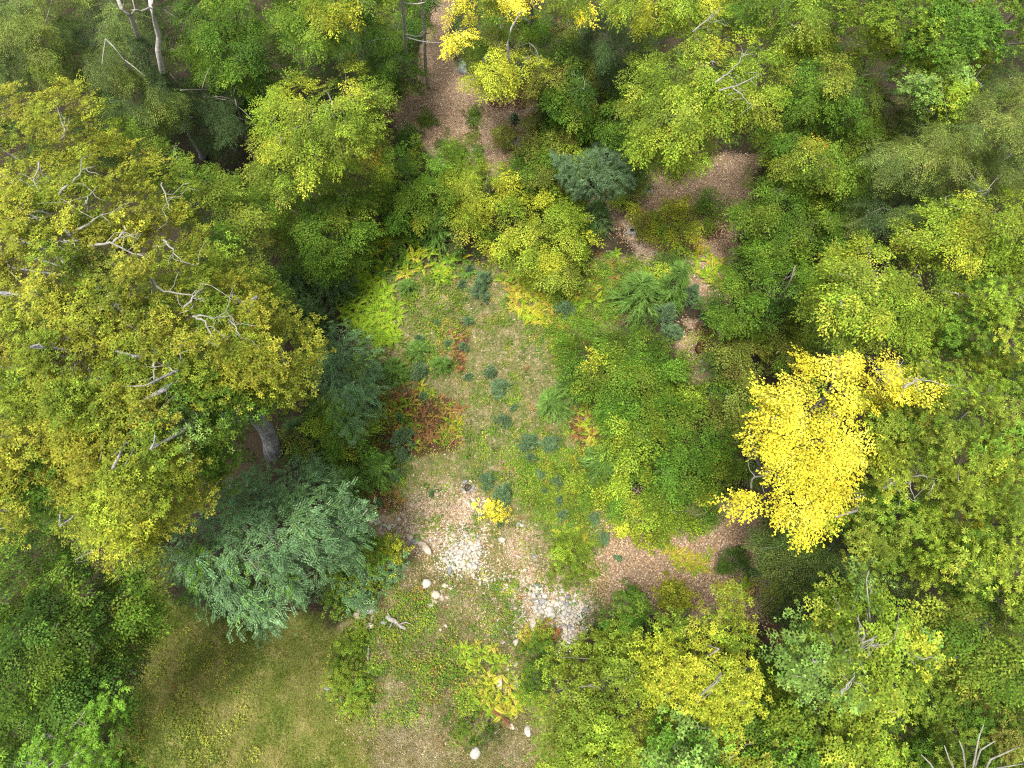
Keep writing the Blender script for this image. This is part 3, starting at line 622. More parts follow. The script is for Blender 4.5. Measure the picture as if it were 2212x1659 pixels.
shrub('maple_shrub', 'round', E(1537,422,24,30), 1.4, ['freshgreen'], 'small green bush alone above the leaf dome', lobe=22)
shrub('maple_shrub', 'round', E(1455,565,38,28), 1.3, ['freshgreen', 'lime'], 'low green bush under the leaf dome at the foot of the litter bank', lobe=24)
shrub('beech_sapling', 'beech', [(1225,720),(1290,690),(1340,700),(1400,720),(1470,720),(1500,770),(1480,850),(1440,880),(1380,870),(1300,880),(1260,840),(1220,790),(1200,750)], 4.2, ['limeshade', 'green', 'green'],
      'broad leafy thicket with one bright yellow patch', lobe=44, accents=[(1275,770,22,'yellowing')])
shrub('beech_sapling', 'round', [(1300,870),(1380,860),(1450,860),(1500,830),(1540,880),(1545,930),(1570,980),(1560,1040),(1530,1090),(1450,1060),(1390,1040),(1350,1000),(1300,950)], 4.8, ['green', 'lime', 'freshgreen'],
      'tall bushy green thicket at the side of the clearing', lobe=44, accents=[(1370,960,24,'lime'),(1310,920,20,'freshgreen')])
shrub('beech_sapling', 'round', [(1400,1000),(1470,1040),(1540,1080),(1560,1110),(1500,1150),(1440,1130),(1350,1110),(1270,1080),(1330,1040)], 3.2, ['lime', 'freshgreen', 'lime'], 'yellow green bush between the thicket and the litter slope', lobe=36, accents=[(1300,1085,22,'yellowing')])
shrub('beech_sapling', 'beech', E(1595,760,68,56), 3.0, ['olive', 'deep'], 'dusky olive shrub beside the red rotten wood', lobe=38)
shrub('beech_sapling', 'beech', E(1700,740,60,50), 3.4, ['olive', 'limeshade'], 'tawny shrub filling the gap above the yellow birch', lobe=38)
shrub('beech_sapling', 'round', E(1585,870,60,60), 3.2, ['green', 'olive'], 'mid green shrub between the thicket and the yellow birch', lobe=38)
shrub('beech_sapling', 'beech', E(1610,975,50,52), 3.2, ['olive', 'green'], 'olive shrub at the foot of the yellow birch', lobe=34)
shrub('beech_sapling', 'round', [(680,870),(710,850),(750,870),(790,900),(805,940),(790,980),(740,975),(700,960),(670,920)], 3.6, ['lime', 'freshgreen'], 'bright green bush between the leaning trunk and the brown ferns', lobe=32)
shrub('beech_sapling', 'round', [(610,930),(640,915),(665,930),(672,970),(632,975)], 2.0, ['green', 'olive'], 'shaded bush beside the bare oak trunk', lobe=26)
shrub('beech_sapling', 'oak', [(740,1190),(790,1160),(840,1170),(866,1210),(850,1250),(800,1290),(760,1310),(700,1300),(680,1270),(720,1240)], 2.4, ['limeshade', 'green', 'blue'], 'mixed green shrub mass between the locust and the stones', lobe=32)
shrub('maple_shrub', 'maple', E(838,1188,26,30), 2.7, ['yellowing', 'lime'], 'lemon yellow sapling leaning from the locust edge towards the stones', lobe=22)
shrub('beech_sapling', 'oak', [(740,1370),(790,1350),(790,1400),(770,1450),(800,1520),(760,1530),(715,1500),(715,1440)], 1.0, ['green', 'limeshade', 'lime'], 'weedy green bank between the lawn and the rough clearing', lobe=24, scale=.8, dens=.6)
shrub('beech_sapling', 'oak', [(1130,1370),(1180,1360),(1200,1420),(1190,1500),(1150,1520),(1120,1460)], 1.3, ['green', 'deep', 'lime'], 'dark leafy weeds between the boulder row and the olive oak', lobe=24, scale=.85, dens=.7)
shrub('beech_sapling', 'oak', E(1028,1578,36,36,.3), .8, ['deep', 'green', 'limeshade'], 'low dark weeds just above the white boulder on the lawn', lobe=20, scale=.75, dens=.55)
shrub('beech_sapling', 'oak', E(1228,1210,34,48), 1.5, ['lime', 'limeshade'], 'spindly yellow green bush on the edge of the clearing above the second stone heap', lobe=24, scale=.9)
shrub('beech_sapling', 'oak', [(1340,1300),(1370,1280),(1390,1310),(1385,1360),(1350,1370)], 2.6, ['freshgreen'], 'small fresh green treetop at the foot of the litter slope', lobe=24)
shrub('sumac', 'maple', E(1185,1357,20,17), .6, 'rust', 'rusty orange bush growing among the stones of the second heap', lobe=16, scale=.85)
shrub('maple_shrub', 'maple', E(1066,1103,25,21), 1.0, 'yellow', 'small bright yellow shrub beside the leaning pine pair', lobe=18, scale=.85)
shrub('maple_shrub', 'maple', E(1240,1022,26,34), 1.5, ['yellowing', 'lime'], 'yellow sapling beside the shaggy pine', lobe=20)
shrub('maple_shrub', 'maple', E(1408,1150,28,28), 1.3, ['lime', 'yellowing'], 'upright yellow green shrub at the upper edge of the litter slope', lobe=20)
shrub('maple_shrub', 'maple', E(1350,1120,22,28), 1.2, ['lime', 'yellowing'], 'thin yellow shrub beside the thicket on the litter slope', lobe=18)
shrub('maple_shrub', 'round', E(1590,1212,34,26,.06), 1.4, 'deep', 'compact dark green bush on the litter slope', lobe=22, scale=.6)
shrub('oak_sapling', 'maple', E(1452,1290,26,26), 1.2, ['yellowing', 'lime'], 'yellow green sapling low on the litter slope', lobe=18)
shrub('maple_shrub', 'round', E(1480,1120,30,16), 1.0, ['lime'], 'pale shrub under the thicket facing the bare slope', lobe=18)
for i, (x, y, rx, ry, h, p, lb) in enumerate([
  (918,250,17,15,.7,'green','lone tuft like seedling high on the litter slope'), (1020,247,15,16,.7,'green','leafy seedling beside the dark hollow on the litter slope'),
  (1018,290,18,18,.8,'olive','paler seedling just below the twin seedling'), (975,312,34,28,1.1,'green','spreading knee high beech shrub under the litter slope'),
  (1030,322,16,14,.7,'freshgreen','bright little seedling beside the spreading shrub'), (1085,285,26,26,1.1,'olive','brownish green seedling above the stump'),
  (880,290,20,34,1.4,'deep','dark shrub at the shaded edge of the litter slope'), (1010,355,40,20,.9,'limeshade','yellowish sprouts where the litter meets the bushes'),
  (1180,270,26,28,1.8,'deep','dark sprout under the grey trunk')]):
    shrub('beech_seedling', 'beech', E(x, y, rx, ry), h, p, lb, lobe=18, grow=0, scale=.8, cat='seedling', limbs=3)


def undergrowth():
    x = R.uniform(-200, 2412, 16000); y = R.uniform(-200, 1760, 16000); k = np.ones(len(x), bool)
    for nm in ZONE:
        for poly, soft in ZONE[nm]:
            i_, d_ = pip(poly, x, y); k &= ~(i_ | (d_ < 14))
    k &= ~((x > 560) & (x < 620) & (y > 960) & (y < 1010)); x, y = x[k], y[k]
    wx = atg(x, y); keep = R.rand(len(x)) < .085 * np.where(y < 480, 1.5, 1) * (F / depth(x, y, 0)) ** -2 * 3600; x, y = x[keep], y[keep]; n = len(x)
    g = atg(x, y); pos = at(x, y, g[:, 2] + .15 + 1.5 * R.rand(n) ** 1.6)
    lv, t = place_sprays('beech', pos, R.rand(n) * 6.3, -.1 + R.randn(n) * .2, R.uniform(.8, 1.2, n), pal_pick('deep', n))
    ok = lv[:, :, 2].min(1) > gh(lv[:, 0, 0], lv[:, 0, 1]); tag(link(leaves_mesh('undergrowth', lv[ok], t[ok], M_LEAF), 'undergrowth'), 'low leafy undergrowth filling the forest floor between the trunks', 'undergrowth', kind='stuff')
    print('UG', n)
undergrowth()

# ------------------------------------------------------------------ conifer saplings (shared meshes, one Empty per sapling)
def needles(P, D, l, w):
    """single triangles: P,D (n,3)"""
    D = unit(D); s_ = unit(np.cross(D, R.randn(len(P), 3))) * (np.broadcast_to(w, (len(P),))[:, None] / 2)
    return np.stack([P - s_, P + s_, P + D * np.broadcast_to(l, (len(P),))[:, None]], 1)
def compact_pine():
    """unit radius, height 1.5"""
    V, C = [], []; asym = R.uniform(.55, 1.15, 7)
    for i in range(95):
        h = R.rand() ** .8; a = R.rand() * 2 * np.pi; r = (1 - h) ** .75 * R.uniform(.55, 1.0) * asym[int(a / 6.2832 * 7) % 7]
        p = np.array([r * math.cos(a), r * math.sin(a), .15 + 1.25 * h + R.randn() * .05]); ax = unit(np.array([math.cos(a) * (1 - h * .8), math.sin(a) * (1 - h * .8), .75]))
        m = 44; D = ax + R.randn(m, 3) * .55; P = p + R.randn(m, 3) * .03 - ax * R.rand(m, 1) * .12
        V.append(needles(P, D, R.uniform(.17, .27, m), .028)); c = np.array([.17, .275, .125]) * math.exp(R.randn() * .15)
        C.append(np.tile(c, (m, 1)) * np.exp(R.randn(m, 1) * .14))
    return V, C
def shaggy_pine(col=(.15, .27, .05)):
    V, C = [], []
    for i in range(95):
        h = R.rand(); a = R.rand() * 2 * np.pi; L = (1 - h) ** .7 * R.uniform(.7, 1.05) + .12; z0 = .1 + 1.6 * h
        d = np.array([math.cos(a), math.sin(a), .25]); m = 62; t = R.rand(m) ** .7
        P = d * (t * L)[:, None] + np.array([0, 0, z0]) - np.array([0, 0, 1.]) * (t ** 2 * L * .35)[:, None]
        D = d * R.uniform(.5, 1.3, (m, 1)) + R.randn(m, 3) * .38 + [0, 0, -.25]
        V.append(needles(P, D, R.uniform(.2, .34, m), .021)); c = np.array(col) * math.exp(R.randn() * .14)
        C.append(np.tile(c, (m, 1)) * np.exp(R.randn(m, 1) * .16) * np.where(t > .75, 1.2, 1.)[:, None])
    return V, C
def pine_proto(V, C, tag_):
    V = np.concatenate(V); C = np.concatenate(C)
    me = quads_mesh(tag_, V.reshape(-1, 3), np.arange(len(V) * 3).reshape(-1, 3), C, M_NEEDLE, tri=True)
    T = Tubes(); T.add(curve((0, 0, -.1), (0, 0, 1.4), 6, .01), np.linspace(.05, .012, 6), 6)
    for k in range(16):
        h = .15 + k / 16 * 1.1; a = k * 2.4; L = (1 - h / 1.5) * .8
        T.add(curve((0, 0, h), (math.cos(a) * L, math.sin(a) * L, h + .12), 4, .03), np.linspace(.018, .006, 4), 4)
    return me, T.mesh('stem', M_BARK)
P_COMP = [pine_proto(*compact_pine(), 'needles') for _ in range(8)]
P_SHAG = [pine_proto(*shaggy_pine(), 'needles') for _ in range(3)]
P_DARK = [pine_proto(*shaggy_pine((.11, .19, .06)), 'needles') for _ in range(2)]
def pine(kind, x, y, rpx, label, hscale=1., group=None):
    """x, y: the middle of the crown as seen"""
    protos = {'c': P_COMP, 's': P_SHAG, 'd': P_DARK}[kind]; i = R.randint(len(protos)); me, stem = protos[i]
    r = rpx / (F / float(depth(x, y, 0.8))) * 1.15
    p = at(x, y, gh(*at(x, y, .5)[:2]) + r * .55); g = float(gh(p[0], p[1]))
    e = link(None, 'pine_sapling', loc=(p[0], p[1], g)); tag(e, label, 'sapling', group)
    e.scale = (r * 1.08, r * R.uniform(.8, 1.15), r * hscale * R.uniform(.8, 1.3)); e.rotation_euler = (R.randn() * .12, R.randn() * .12, R.rand() * 6.3)
    link(me, 'needle_crown', e); link(stem, 'stem', e)
CS = [
 (1047,603,25,'blue green pine sapling behind its pale twin, above the clearing'), (1035,634,26,'pale blue green pine sapling in front of its taller twin, above the clearing'),
 (997,616,14,'tiny blue green pine sapling beside the pale twin saplings'), (1013,583,14,'small pine sapling half lost in the ferns behind the twin saplings'),
 (1220,666,24,'blue green pine sapling growing out of the lower edge of the yellow fern bed'), (1010,690,15,'small pine sapling alone on moss below the pale twin saplings'),
 (964,740,11,'tiny pine sapling among orange fern tips above the brown fern bed'), (1000,750,13,'little pine sapling beside the tiny one above the brown fern bed'),
 (907,803,24,'round full blue green sapling above the brown fern bed'), (914,856,15,'small pine sapling standing inside the brown fern bed'),
 (1012,815,13,'small dull pine sapling at the border of brown ferns and moss'), (1058,806,16,'smaller of two touching pines in the middle of the mossy clearing'),
 (1079,835,26,'darkest and fullest pine sapling in the middle of the mossy clearing'), (1110,877,14,'small ball shaped pine sapling below the dark full sapling'),
 (1087,907,20,'medium pine sapling second below the dark full sapling'), (1133,955,27,'wide pine sapling beside its broader neighbour near the red ferns'),
 (1190,955,28,'broad pale pine sapling next to the red ferns'), (1150,992,17,'small pine sapling under the wide and broad pair'),
 (1050,1035,22,'narrow leaning pine sapling by the fire ring'), (1083,1070,30,'largest low pine sapling, with a rusty dead whorl, near the fire ring'),
 (1170,1027,18,'pine sapling above a close pair on the weedy slope'), (1203,1041,20,'fuller pine sapling of the group on the weedy slope'),
 (1177,1060,11,'smallest pine sapling of the group on the weedy slope'), (1207,1084,16,'pine sapling below the group on the weedy slope'),
 (1213,1112,17,'lowest pine sapling on the weedy slope'), (810,927,15,'little pine sapling at the dark border of the brown fern bed'),
 (872,948,28,'ragged blue green pine sapling under the brown fern bed'), (868,984,22,'bushy pine sapling just below the ragged one'),
 (858,1027,18,'pine sapling between yellow leaves and the shaggy pine'), (932,1066,10,'tiny pine sapling on bare ground near the fire ring'),
 (820,1087,12,'tiny pine sapling standing on dark red duff'), (807,873,17,'pine sapling at the upper corner of the brown fern bed'),
 (863,903,13,'faint pine sapling surrounded by brown ferns'), (1283,1120,18,'pine sapling below the yellow green bush on chips'),
 (1303,1162,16,'single pine sapling on the leaf covered slope'), (1337,1206,11,'smallest pine seedling on the leaf covered slope'),
 (1110,257,16,'pine sapling near the grey stump at the high litter slope'), (1525,690,22,'pine sapling above the red rotten wood'),
 (1485,645,28,'full pine sapling between the shaggy pines and the dark beech'), (1430,688,32,'loose blue green pine above the leafy thicket'),
 (1455,720,26,'second loose pine at the corner of the leafy thicket'), (1624,1236,20,'dark pine sapling touching the compact green bush'),
 (1572,930,18,'pine sapling sunk between thicket and olive shrub'), (1538,846,20,'pine sapling in the notch beside the dusky shrub'),
 (1420,493,20,'small blue pine tucked into the side of the yellow dome shrub'), (905,735,13,'dim pine seedling on the mossy edge of the lime ferns'),
 (945,700,11,'pinhead pine seedling in the moss'), (1080,1133,9,'tiny seedling beside the small yellow shrub')]
for x, y, r, lb in CS: pine('c', x, y, r, lb)
SS = [
 (854,805,30,'s','shaggy green pine above the brown fern bed'), (808,805,27,'s','shaggy pine beside the narrow locust'), (950,790,22,'s','small shaggy pine between moss and the round blue sapling'),
 (904,760,24,'s','soft shaggy pine under the lime ferns'), (814,1018,42,'s','shaggy star shaped pine below the ragged sapling'), (756,1043,44,'s','shaggy pine between the bright bush and the locust'),
 (752,865,36,'d','dark shaggy pine below the narrow locust'), (1237,845,36,'s','upper bright shaggy pine at the thicket edge'), (1205,875,38,'s','broad bright shaggy pine overlooking the mossy clearing'),
 (1300,1012,50,'s','tallest shaggy star pine, pale tipped, beside the bushy thicket'), (1387,645,56,'s','wide long needled pine below the litter bank'), (1447,633,46,'s','second long needled pine overlapping the wide one'),
 (943,490,48,'s','long needled pine rising from the upper fern bed'), (1287,478,36,'d','dark long needled pine against the big round sapling'),
 (650,945,44,'d','drooping dark pine behind the bright bush'), (667,693,52,'d','dark long needled pine beside the golden oak edge'), (722,622,44,'d','dark pine between the deep beech and lime ferns'),
 (640,640,40,'d','shadowy pine wedged under the deep beech'), (722,985,26,'s','small shaggy pine under the bright bush'), (763,1222,30,'s','spiky pine emerging from the locust edge'), (757,1280,40,'s','long needled pine above the lawn edge'),
 (700,790,34,'d','dark pine behind the narrow locust'), (690,1000,30,'d','dark pine under the locust crown'), (880,620,20,'s','small feathery pine at the fringe of the lime ferns')]
for x, y, r, k, lb in SS: pine(k, x, y, r, lb, 1.1)
# the large blue green pine above the litter bank: whorls of the same tufts on its own limbs
def blue_pine():
    poly = np.array([(1180,320),(1230,335),(1290,305),(1350,320),(1375,380),(1370,410),(1330,432),(1280,430),(1240,432),(1200,385)], float)
    c = poly.mean(0); q = inpoly(poly, 620); _, d = pip(poly, q[:, 0], q[:, 1]); e = np.clip(d / 55, 0, 1)
    z = 4.6 - 2.4 * (1 - np.sqrt(1 - (1 - e) ** 2)) - R.exponential(.35, len(q)) + .25 * vnoise(q[:, 0] / 15, q[:, 1] / 15, 8); p = at(q[:, 0], q[:, 1], np.maximum(z, .6)); C = at(*c, 2.5)
    V, Cc = [], []
    for i in range(len(p)):
        ax = unit((p[i] - C) * [1, 1, .5] + [0, 0, 1.2]); m = 42
        V.append(needles(p[i] + R.randn(m, 3) * .04 - ax * R.rand(m, 1) * .15, ax + R.randn(m, 3) * .6, R.uniform(.12, .19, m), .02))
        Cc.append(np.tile(np.array([.16, .255, .12]) * math.exp(R.randn() * .16), (m, 1)) * np.exp(R.randn(m, 1) * .12))
    V = np.concatenate(V); Cc = np.concatenate(Cc); B = atg(1285, 415)
    r = tag(link(None, 'pine_tree', loc=B), 'dense blue green young pine above the litter bank', 'tree')
    link(quads_mesh('needle_crown', V.reshape(-1, 3) - B, np.arange(len(V) * 3).reshape(-1, 3), Cc, M_NEEDLE, tri=True), 'needle_crown', r)
    T = Tubes(); T.add(curve(B - [0, 0, .1], (C[0], C[1], 4.0), 8, .02), np.linspace(.11, .02, 8), 8); link(T.mesh('trunk', M_BARK, B), 'trunk', r)
blue_pine()

# ------------------------------------------------------------------ ferns: one Empty per plant, each frond a part, frond meshes shared
def frond_mesh(col, seed):
    """1 m frond along +X, arching"""
    P, D, W = [], [], []; n = 15
    arch = lambda t: np.array([t * .92, 0, .38 * math.sin(t * 2.4) * (1 - .35 * t)])
    for k in range(n):
        t = .12 + .86 * k / n; L = .24 * math.sin(min(1, t * 1.5 + .18) * math.pi * .5) * (1 - t) ** .7 + .03
        for s_ in (-1, 1):
            P.append(arch(t)); D.append([.55, s_, -.18 + R.randn() * .1]); W.append(L)
    P, D, W = map(np.array, (P, D, W)); N = np.tile([0, 0, 1.], (len(P), 1)) + R.randn(len(P), 3) * .22
    lv = mkleaves(P, D, N, W, np.maximum(W * .3, .035), .08, .15)
    ts = np.linspace(0, 1, 7); rach = []
    for a, b in zip(ts[:-1], ts[1:]):
        pa, pb = arch(a), arch(b); rach.append(np.array([pa + [0, -.009, 0], pb + [0, -.006, 0], pb + [0, .006, 0], pa + [0, .009, 0]]))
    lv = np.concatenate([lv, np.array(rach)]); c = np.tile(col, (len(lv), 1)) * np.exp(R.randn(len(lv), 1) * .12)
    c[-6:] *= .8
    return leaves_mesh('frond', lv, c, M_FERN)
FC = {'lime': [(.27, .42, .015), (.33, .46, .02), (.21, .35, .015)], 'green': [(.10, .22, .02), (.14, .26, .02)], 'yellow': [(.48, .47, .03), (.42, .45, .02), (.55, .46, .06)],
      'brown': [(.29, .14, .045), (.37, .21, .06), (.22, .09, .035)], 'orange': [(.40, .24, .05), (.45, .32, .05)], 'tan': [(.42, .34, .15)]}
FM = {k: [frond_mesh(c, i) for c in v for i in range(2)] for k, v in FC.items()}
def fern_bed(poly, n, mixc, size, label, group, az0=None):
    q = []; cand = inpoly(poly, n * 12); sp = math.sqrt(parea(poly) / n) * .78
    for c in cand:
        if all((c[0] - u[0]) ** 2 + (c[1] - u[1]) ** 2 > sp * sp for u in q): q.append(c)
        if len(q) >= n: break
    keys = [k for k, _ in mixc]; wt = np.array([w_ for _, w_ in mixc], float); wt /= wt.sum()
    for x, y in q:
        p = atg(x, y); e = link(None, 'fern', loc=p); tag(e, label, 'fern', group); e.rotation_euler = (R.randn() * .1, R.randn() * .1, R.rand() * 6.3)
        s_ = size * R.uniform(.75, 1.2); e.scale = (s_, s_, s_); kk = keys[R.choice(len(keys), p=wt)]; m = R.randint(6, 9)
        for j in range(m):
            k2 = kk if R.rand() < .8 else keys[R.choice(len(keys), p=wt)]
            f = link(FM[k2][R.randint(len(FM[k2]))], 'frond', e); f.rotation_euler = (R.randn() * .15, R.uniform(-.35, .25), j / m * 6.283 + R.randn() * .25)
            sc = R.uniform(.7, 1.1); f.scale = (sc, sc * R.uniform(.85, 1.15), sc); f.location = (0, 0, R.uniform(0, .12))
fern_bed([(735,620),(790,600),(850,640),(866,690),(848,745),(800,745),(750,700)], 50, [('lime', 1)], .62, 'lime green fern in the dense bed below the dark beech', 'ferns of the lime bed')
fern_bed([(740,570),(800,560),(830,600),(790,610),(740,620)], 12, [('lime', 2), ('green', 3)], .6, 'green fern on the shaded upper rim of the lime bed', 'ferns on the rim of the lime bed')
fern_bed([(800,490),(850,480),(900,520),(960,560),(1010,560),(1020,590),(960,610),(900,590),(830,600),(800,550)], 40, [('lime', 4), ('green', 2), ('yellow', 1)], .62, 'yellow green fern in the upper bed around the long needled pine', 'ferns of the upper bed')
fern_bed([(960,380),(1010,355),(1030,390),(990,420),(965,440)], 9, [('lime', 4), ('green', 2)], .75, 'tall fern under the litter slope beside the yellowish bush', 'ferns under the litter slope')
fern_bed([(1078,600),(1110,585),(1150,590),(1170,620),(1230,640),(1280,610),(1290,650),(1230,680),(1200,670),(1190,700),(1140,695),(1110,670),(1080,640)], 42, [('yellow', 4), ('lime', 3), ('orange', 1)], .62, 'yellow fern in the matted bed under the olive bush', 'ferns of the yellow bed')
fern_bed([(830,850),(880,820),(920,840),(960,860),(1000,880),(1000,940),(950,960),(900,975),(860,930),(820,900)], 48, [('brown', 4), ('yellow', 2), ('orange', 2), ('lime', 1)], .42, 'withered brown and yellow fern in the bed beside the mossy clearing', 'withered ferns of the brown bed')
fern_bed([(940,700),(985,690),(1005,760),(1000,810),(960,780)], 13, [('brown', 3), ('orange', 3), ('lime', 1)], .32, 'small orange fern in the strip above the brown bed', 'orange ferns above the brown bed')
fern_bed([(1220,900),(1270,870),(1300,900),(1310,940),(1280,960),(1230,950)], 15, [('brown', 2), ('yellow', 3), ('lime', 2)], .5, 'red stemmed fern between the broad pale sapling and the thicket', 'ferns by the broad pale sapling')
fern_bed([(1480,545),(1530,540),(1570,580),(1580,620),(1530,620),(1500,590)], 15, [('lime', 3), ('yellow', 2)], .6, 'bright fern on the litter bank next to the dark beech', 'ferns on the litter bank')
fern_bed([(1000,1395),(1060,1380),(1090,1430),(1060,1460),(1010,1450)], 10, [('lime', 2), ('yellow', 2)], .5, 'yellow green fern above the boulder row', 'ferns above the boulder row')
fern_bed([(1025,1480),(1090,1465),(1140,1490),(1120,1530),(1080,1550),(1030,1530)], 16, [('yellow', 3), ('lime', 1), ('brown', 1)], .5, 'yellow fern leaning among the boulder row', 'ferns among the boulder row')
fern_bed([(1130,1360),(1160,1370),(1170,1400),(1135,1395)], 6, [('yellow', 2), ('brown', 1)], .42, 'rusty yellow fern below the pointed boulder', 'ferns below the pointed boulder')
fern_bed([(1210,1150),(1260,1145),(1270,1190),(1225,1200)], 9, [('yellow', 3), ('lime', 2)], .5, 'yellowed fern above the spindly bush', 'ferns above the spindly bush')
fern_bed([(1390,1120),(1440,1120),(1450,1170),(1400,1180)], 5, [('yellow', 3), ('lime', 2)], .5, 'golden fern around the upright shrub on the litter slope', 'ferns around the upright shrub')
fern_bed([(1440,1180),(1540,1190),(1550,1230),(1460,1235)], 9, [('yellow', 3), ('lime', 1)], .52, 'golden fern scattered on the litter slope', 'ferns scattered on the litter slope')
fern_bed([(1430,1265),(1480,1260),(1480,1310),(1440,1320)], 6, [('yellow', 3), ('lime', 2)], .5, 'golden fern around the lowest slope sapling', 'ferns around the lowest slope sapling')
fern_bed([(1555,1255),(1615,1255),(1610,1290),(1560,1290)], 5, [('yellow', 3), ('lime', 2)], .55, 'golden fern next to the fallen white branch', 'ferns beside the fallen branch')
fern_bed([(1640,1220),(1690,1230),(1700,1280),(1650,1290)], 8, [('yellow', 1), ('tan', 1), ('lime', 1)], .5, 'faded fern at the foot of the dark hemlock', 'ferns at the foot of the hemlock')
fern_bed([(770,1040),(860,1060),(880,1100),(790,1100)], 8, [('brown', 3)], .35, 'dead brown fern on the dark duff beside the locust', 'dead ferns on the dark duff')
fern_bed([(1290,540),(1390,560),(1420,620),(1330,640),(1290,610)], 14, [('green', 2), ('lime', 2), ('brown', 1)], .4, 'low green fern below the litter bank', 'ferns below the litter bank')

# ------------------------------------------------------------------ ground cover: uncountable leaves, blades and herbs
def scatter(zone_polys, n):
    A = np.array([parea(p) for p in zone_polys]); A = A / A.sum(); out = np.vstack([inpoly(p, max(2, int(n * a))) for p, a in zip(zone_polys, A)])
    p = atg(out[:, 0], out[:, 1]); p[:, :2] += R.randn(len(p), 2) * .18; p[:, 2] = gh(p[:, 0], p[:, 1]); return p
Zp = lambda nm: [z[0] for z in ZONE[nm]]
def litter_leaves():
    L1 = scatter(Zp('litter'), 46000); L2 = scatter([[(820,1090),(1050,1050),(1150,1150),(1290,1330),(1150,1400),(860,1260)]], 4500); L4 = scatter(Zp('bare'), 3500); L5 = scatter(Zp('grass'), 7000)
    p = np.vstack([L1, L2, L4, L5]); n = len(p); p[:, 2] += R.rand(n) * .03 + .008
    d = np.stack([R.randn(n), R.randn(n), R.randn(n) * .25], 1); N = np.stack([R.randn(n) * .35, R.randn(n) * .35, np.ones(n)], 1)
    lv = mkleaves(p, d, N, R.uniform(.06, .12, n), R.uniform(.03, .055, n), R.uniform(-.3, .4, n)[:, None], .1)
    c = np.array([(.36, .26, .185), (.48, .375, .285), (.27, .175, .11), (.58, .50, .40), (.16, .095, .055), (.38, .21, .08)])[R.choice(6, n, p=[.28, .24, .2, .10, .13, .05])]
    tag(link(leaves_mesh('leaf_litter', lv, c * [1.02, .97, .84] * np.exp(R.randn(n, 1) * .14), M_LITTER), 'leaf_litter'), 'pale brown fallen leaves carpeting the bare slopes', 'leaf litter', kind='stuff')
litter_leaves()
def grass_blades(name, label, polys, n, l0, l1, w_, cols, pr, patch=.5, lean=.8):
    p = scatter(polys, n); k = vnoise(p[:, 0] * 1.3, p[:, 1] * 1.3, 21) + .5 * vnoise(p[:, 0] * 4, p[:, 1] * 4, 22); p = p[k > -patch - R.rand(len(k)) * .5]; n = len(p)
    k = vnoise(p[:, 0] * .9, p[:, 1] * .9, 31) * .5 + .25 * vnoise(p[:, 0] * 3, p[:, 1] * 3, 32)
    a = vnoise(p[:, 0] * .8, p[:, 1] * .8, 41) * 3 + R.randn(n) * 1.1
    D = np.stack([np.cos(a) * lean, np.sin(a) * lean, R.uniform(.3, 1, n)], 1)
    V = needles(p, D, R.uniform(l0, l1, n), R.uniform(.7, 1.3, n) * w_)
    cols = np.array(cols); idx = np.clip(((k + .5) * len(cols) + R.randn(n) * .8), 0, len(cols) - 1).astype(int)
    c = cols[idx] * np.exp(R.randn(n, 1) * .18)
    tag(link(quads_mesh(name, V.reshape(-1, 3), np.arange(n * 3).reshape(-1, 3), c, M_GRASS, tri=True), name), label, 'grass', kind='stuff')
grass_blades('lawn_grass', 'short olive and straw coloured grass of the mown lawn corner', Zp('lawn'), 80000, .07, .17, .016,
     [(.09, .135, .018), (.13, .165, .022), (.17, .18, .03), (.25, .22, .06), (.33, .29, .11)], None, 2)
grass_blades('dry_grass', 'bleached straw grass in tufts around the stones and the lower clearing', [[(860,1190),(960,1250),(1150,1290),(1140,1400),(1160,1560),(1190,1700),(800,1680),(780,1400),(800,1300)]], 26000, .1, .3, .018,
     [(.20, .17, .06), (.30, .25, .12), (.38, .31, .17), (.46, .39, .25)], None, .9)
grass_blades('meadow_grass', 'thin green and straw grass over the rough clearing', Zp('grass'), 85000, .07, .22, .018,
     [(.08, .16, .018), (.13, .19, .02), (.18, .20, .03), (.26, .23, .07), (.38, .32, .16)], None, .55)
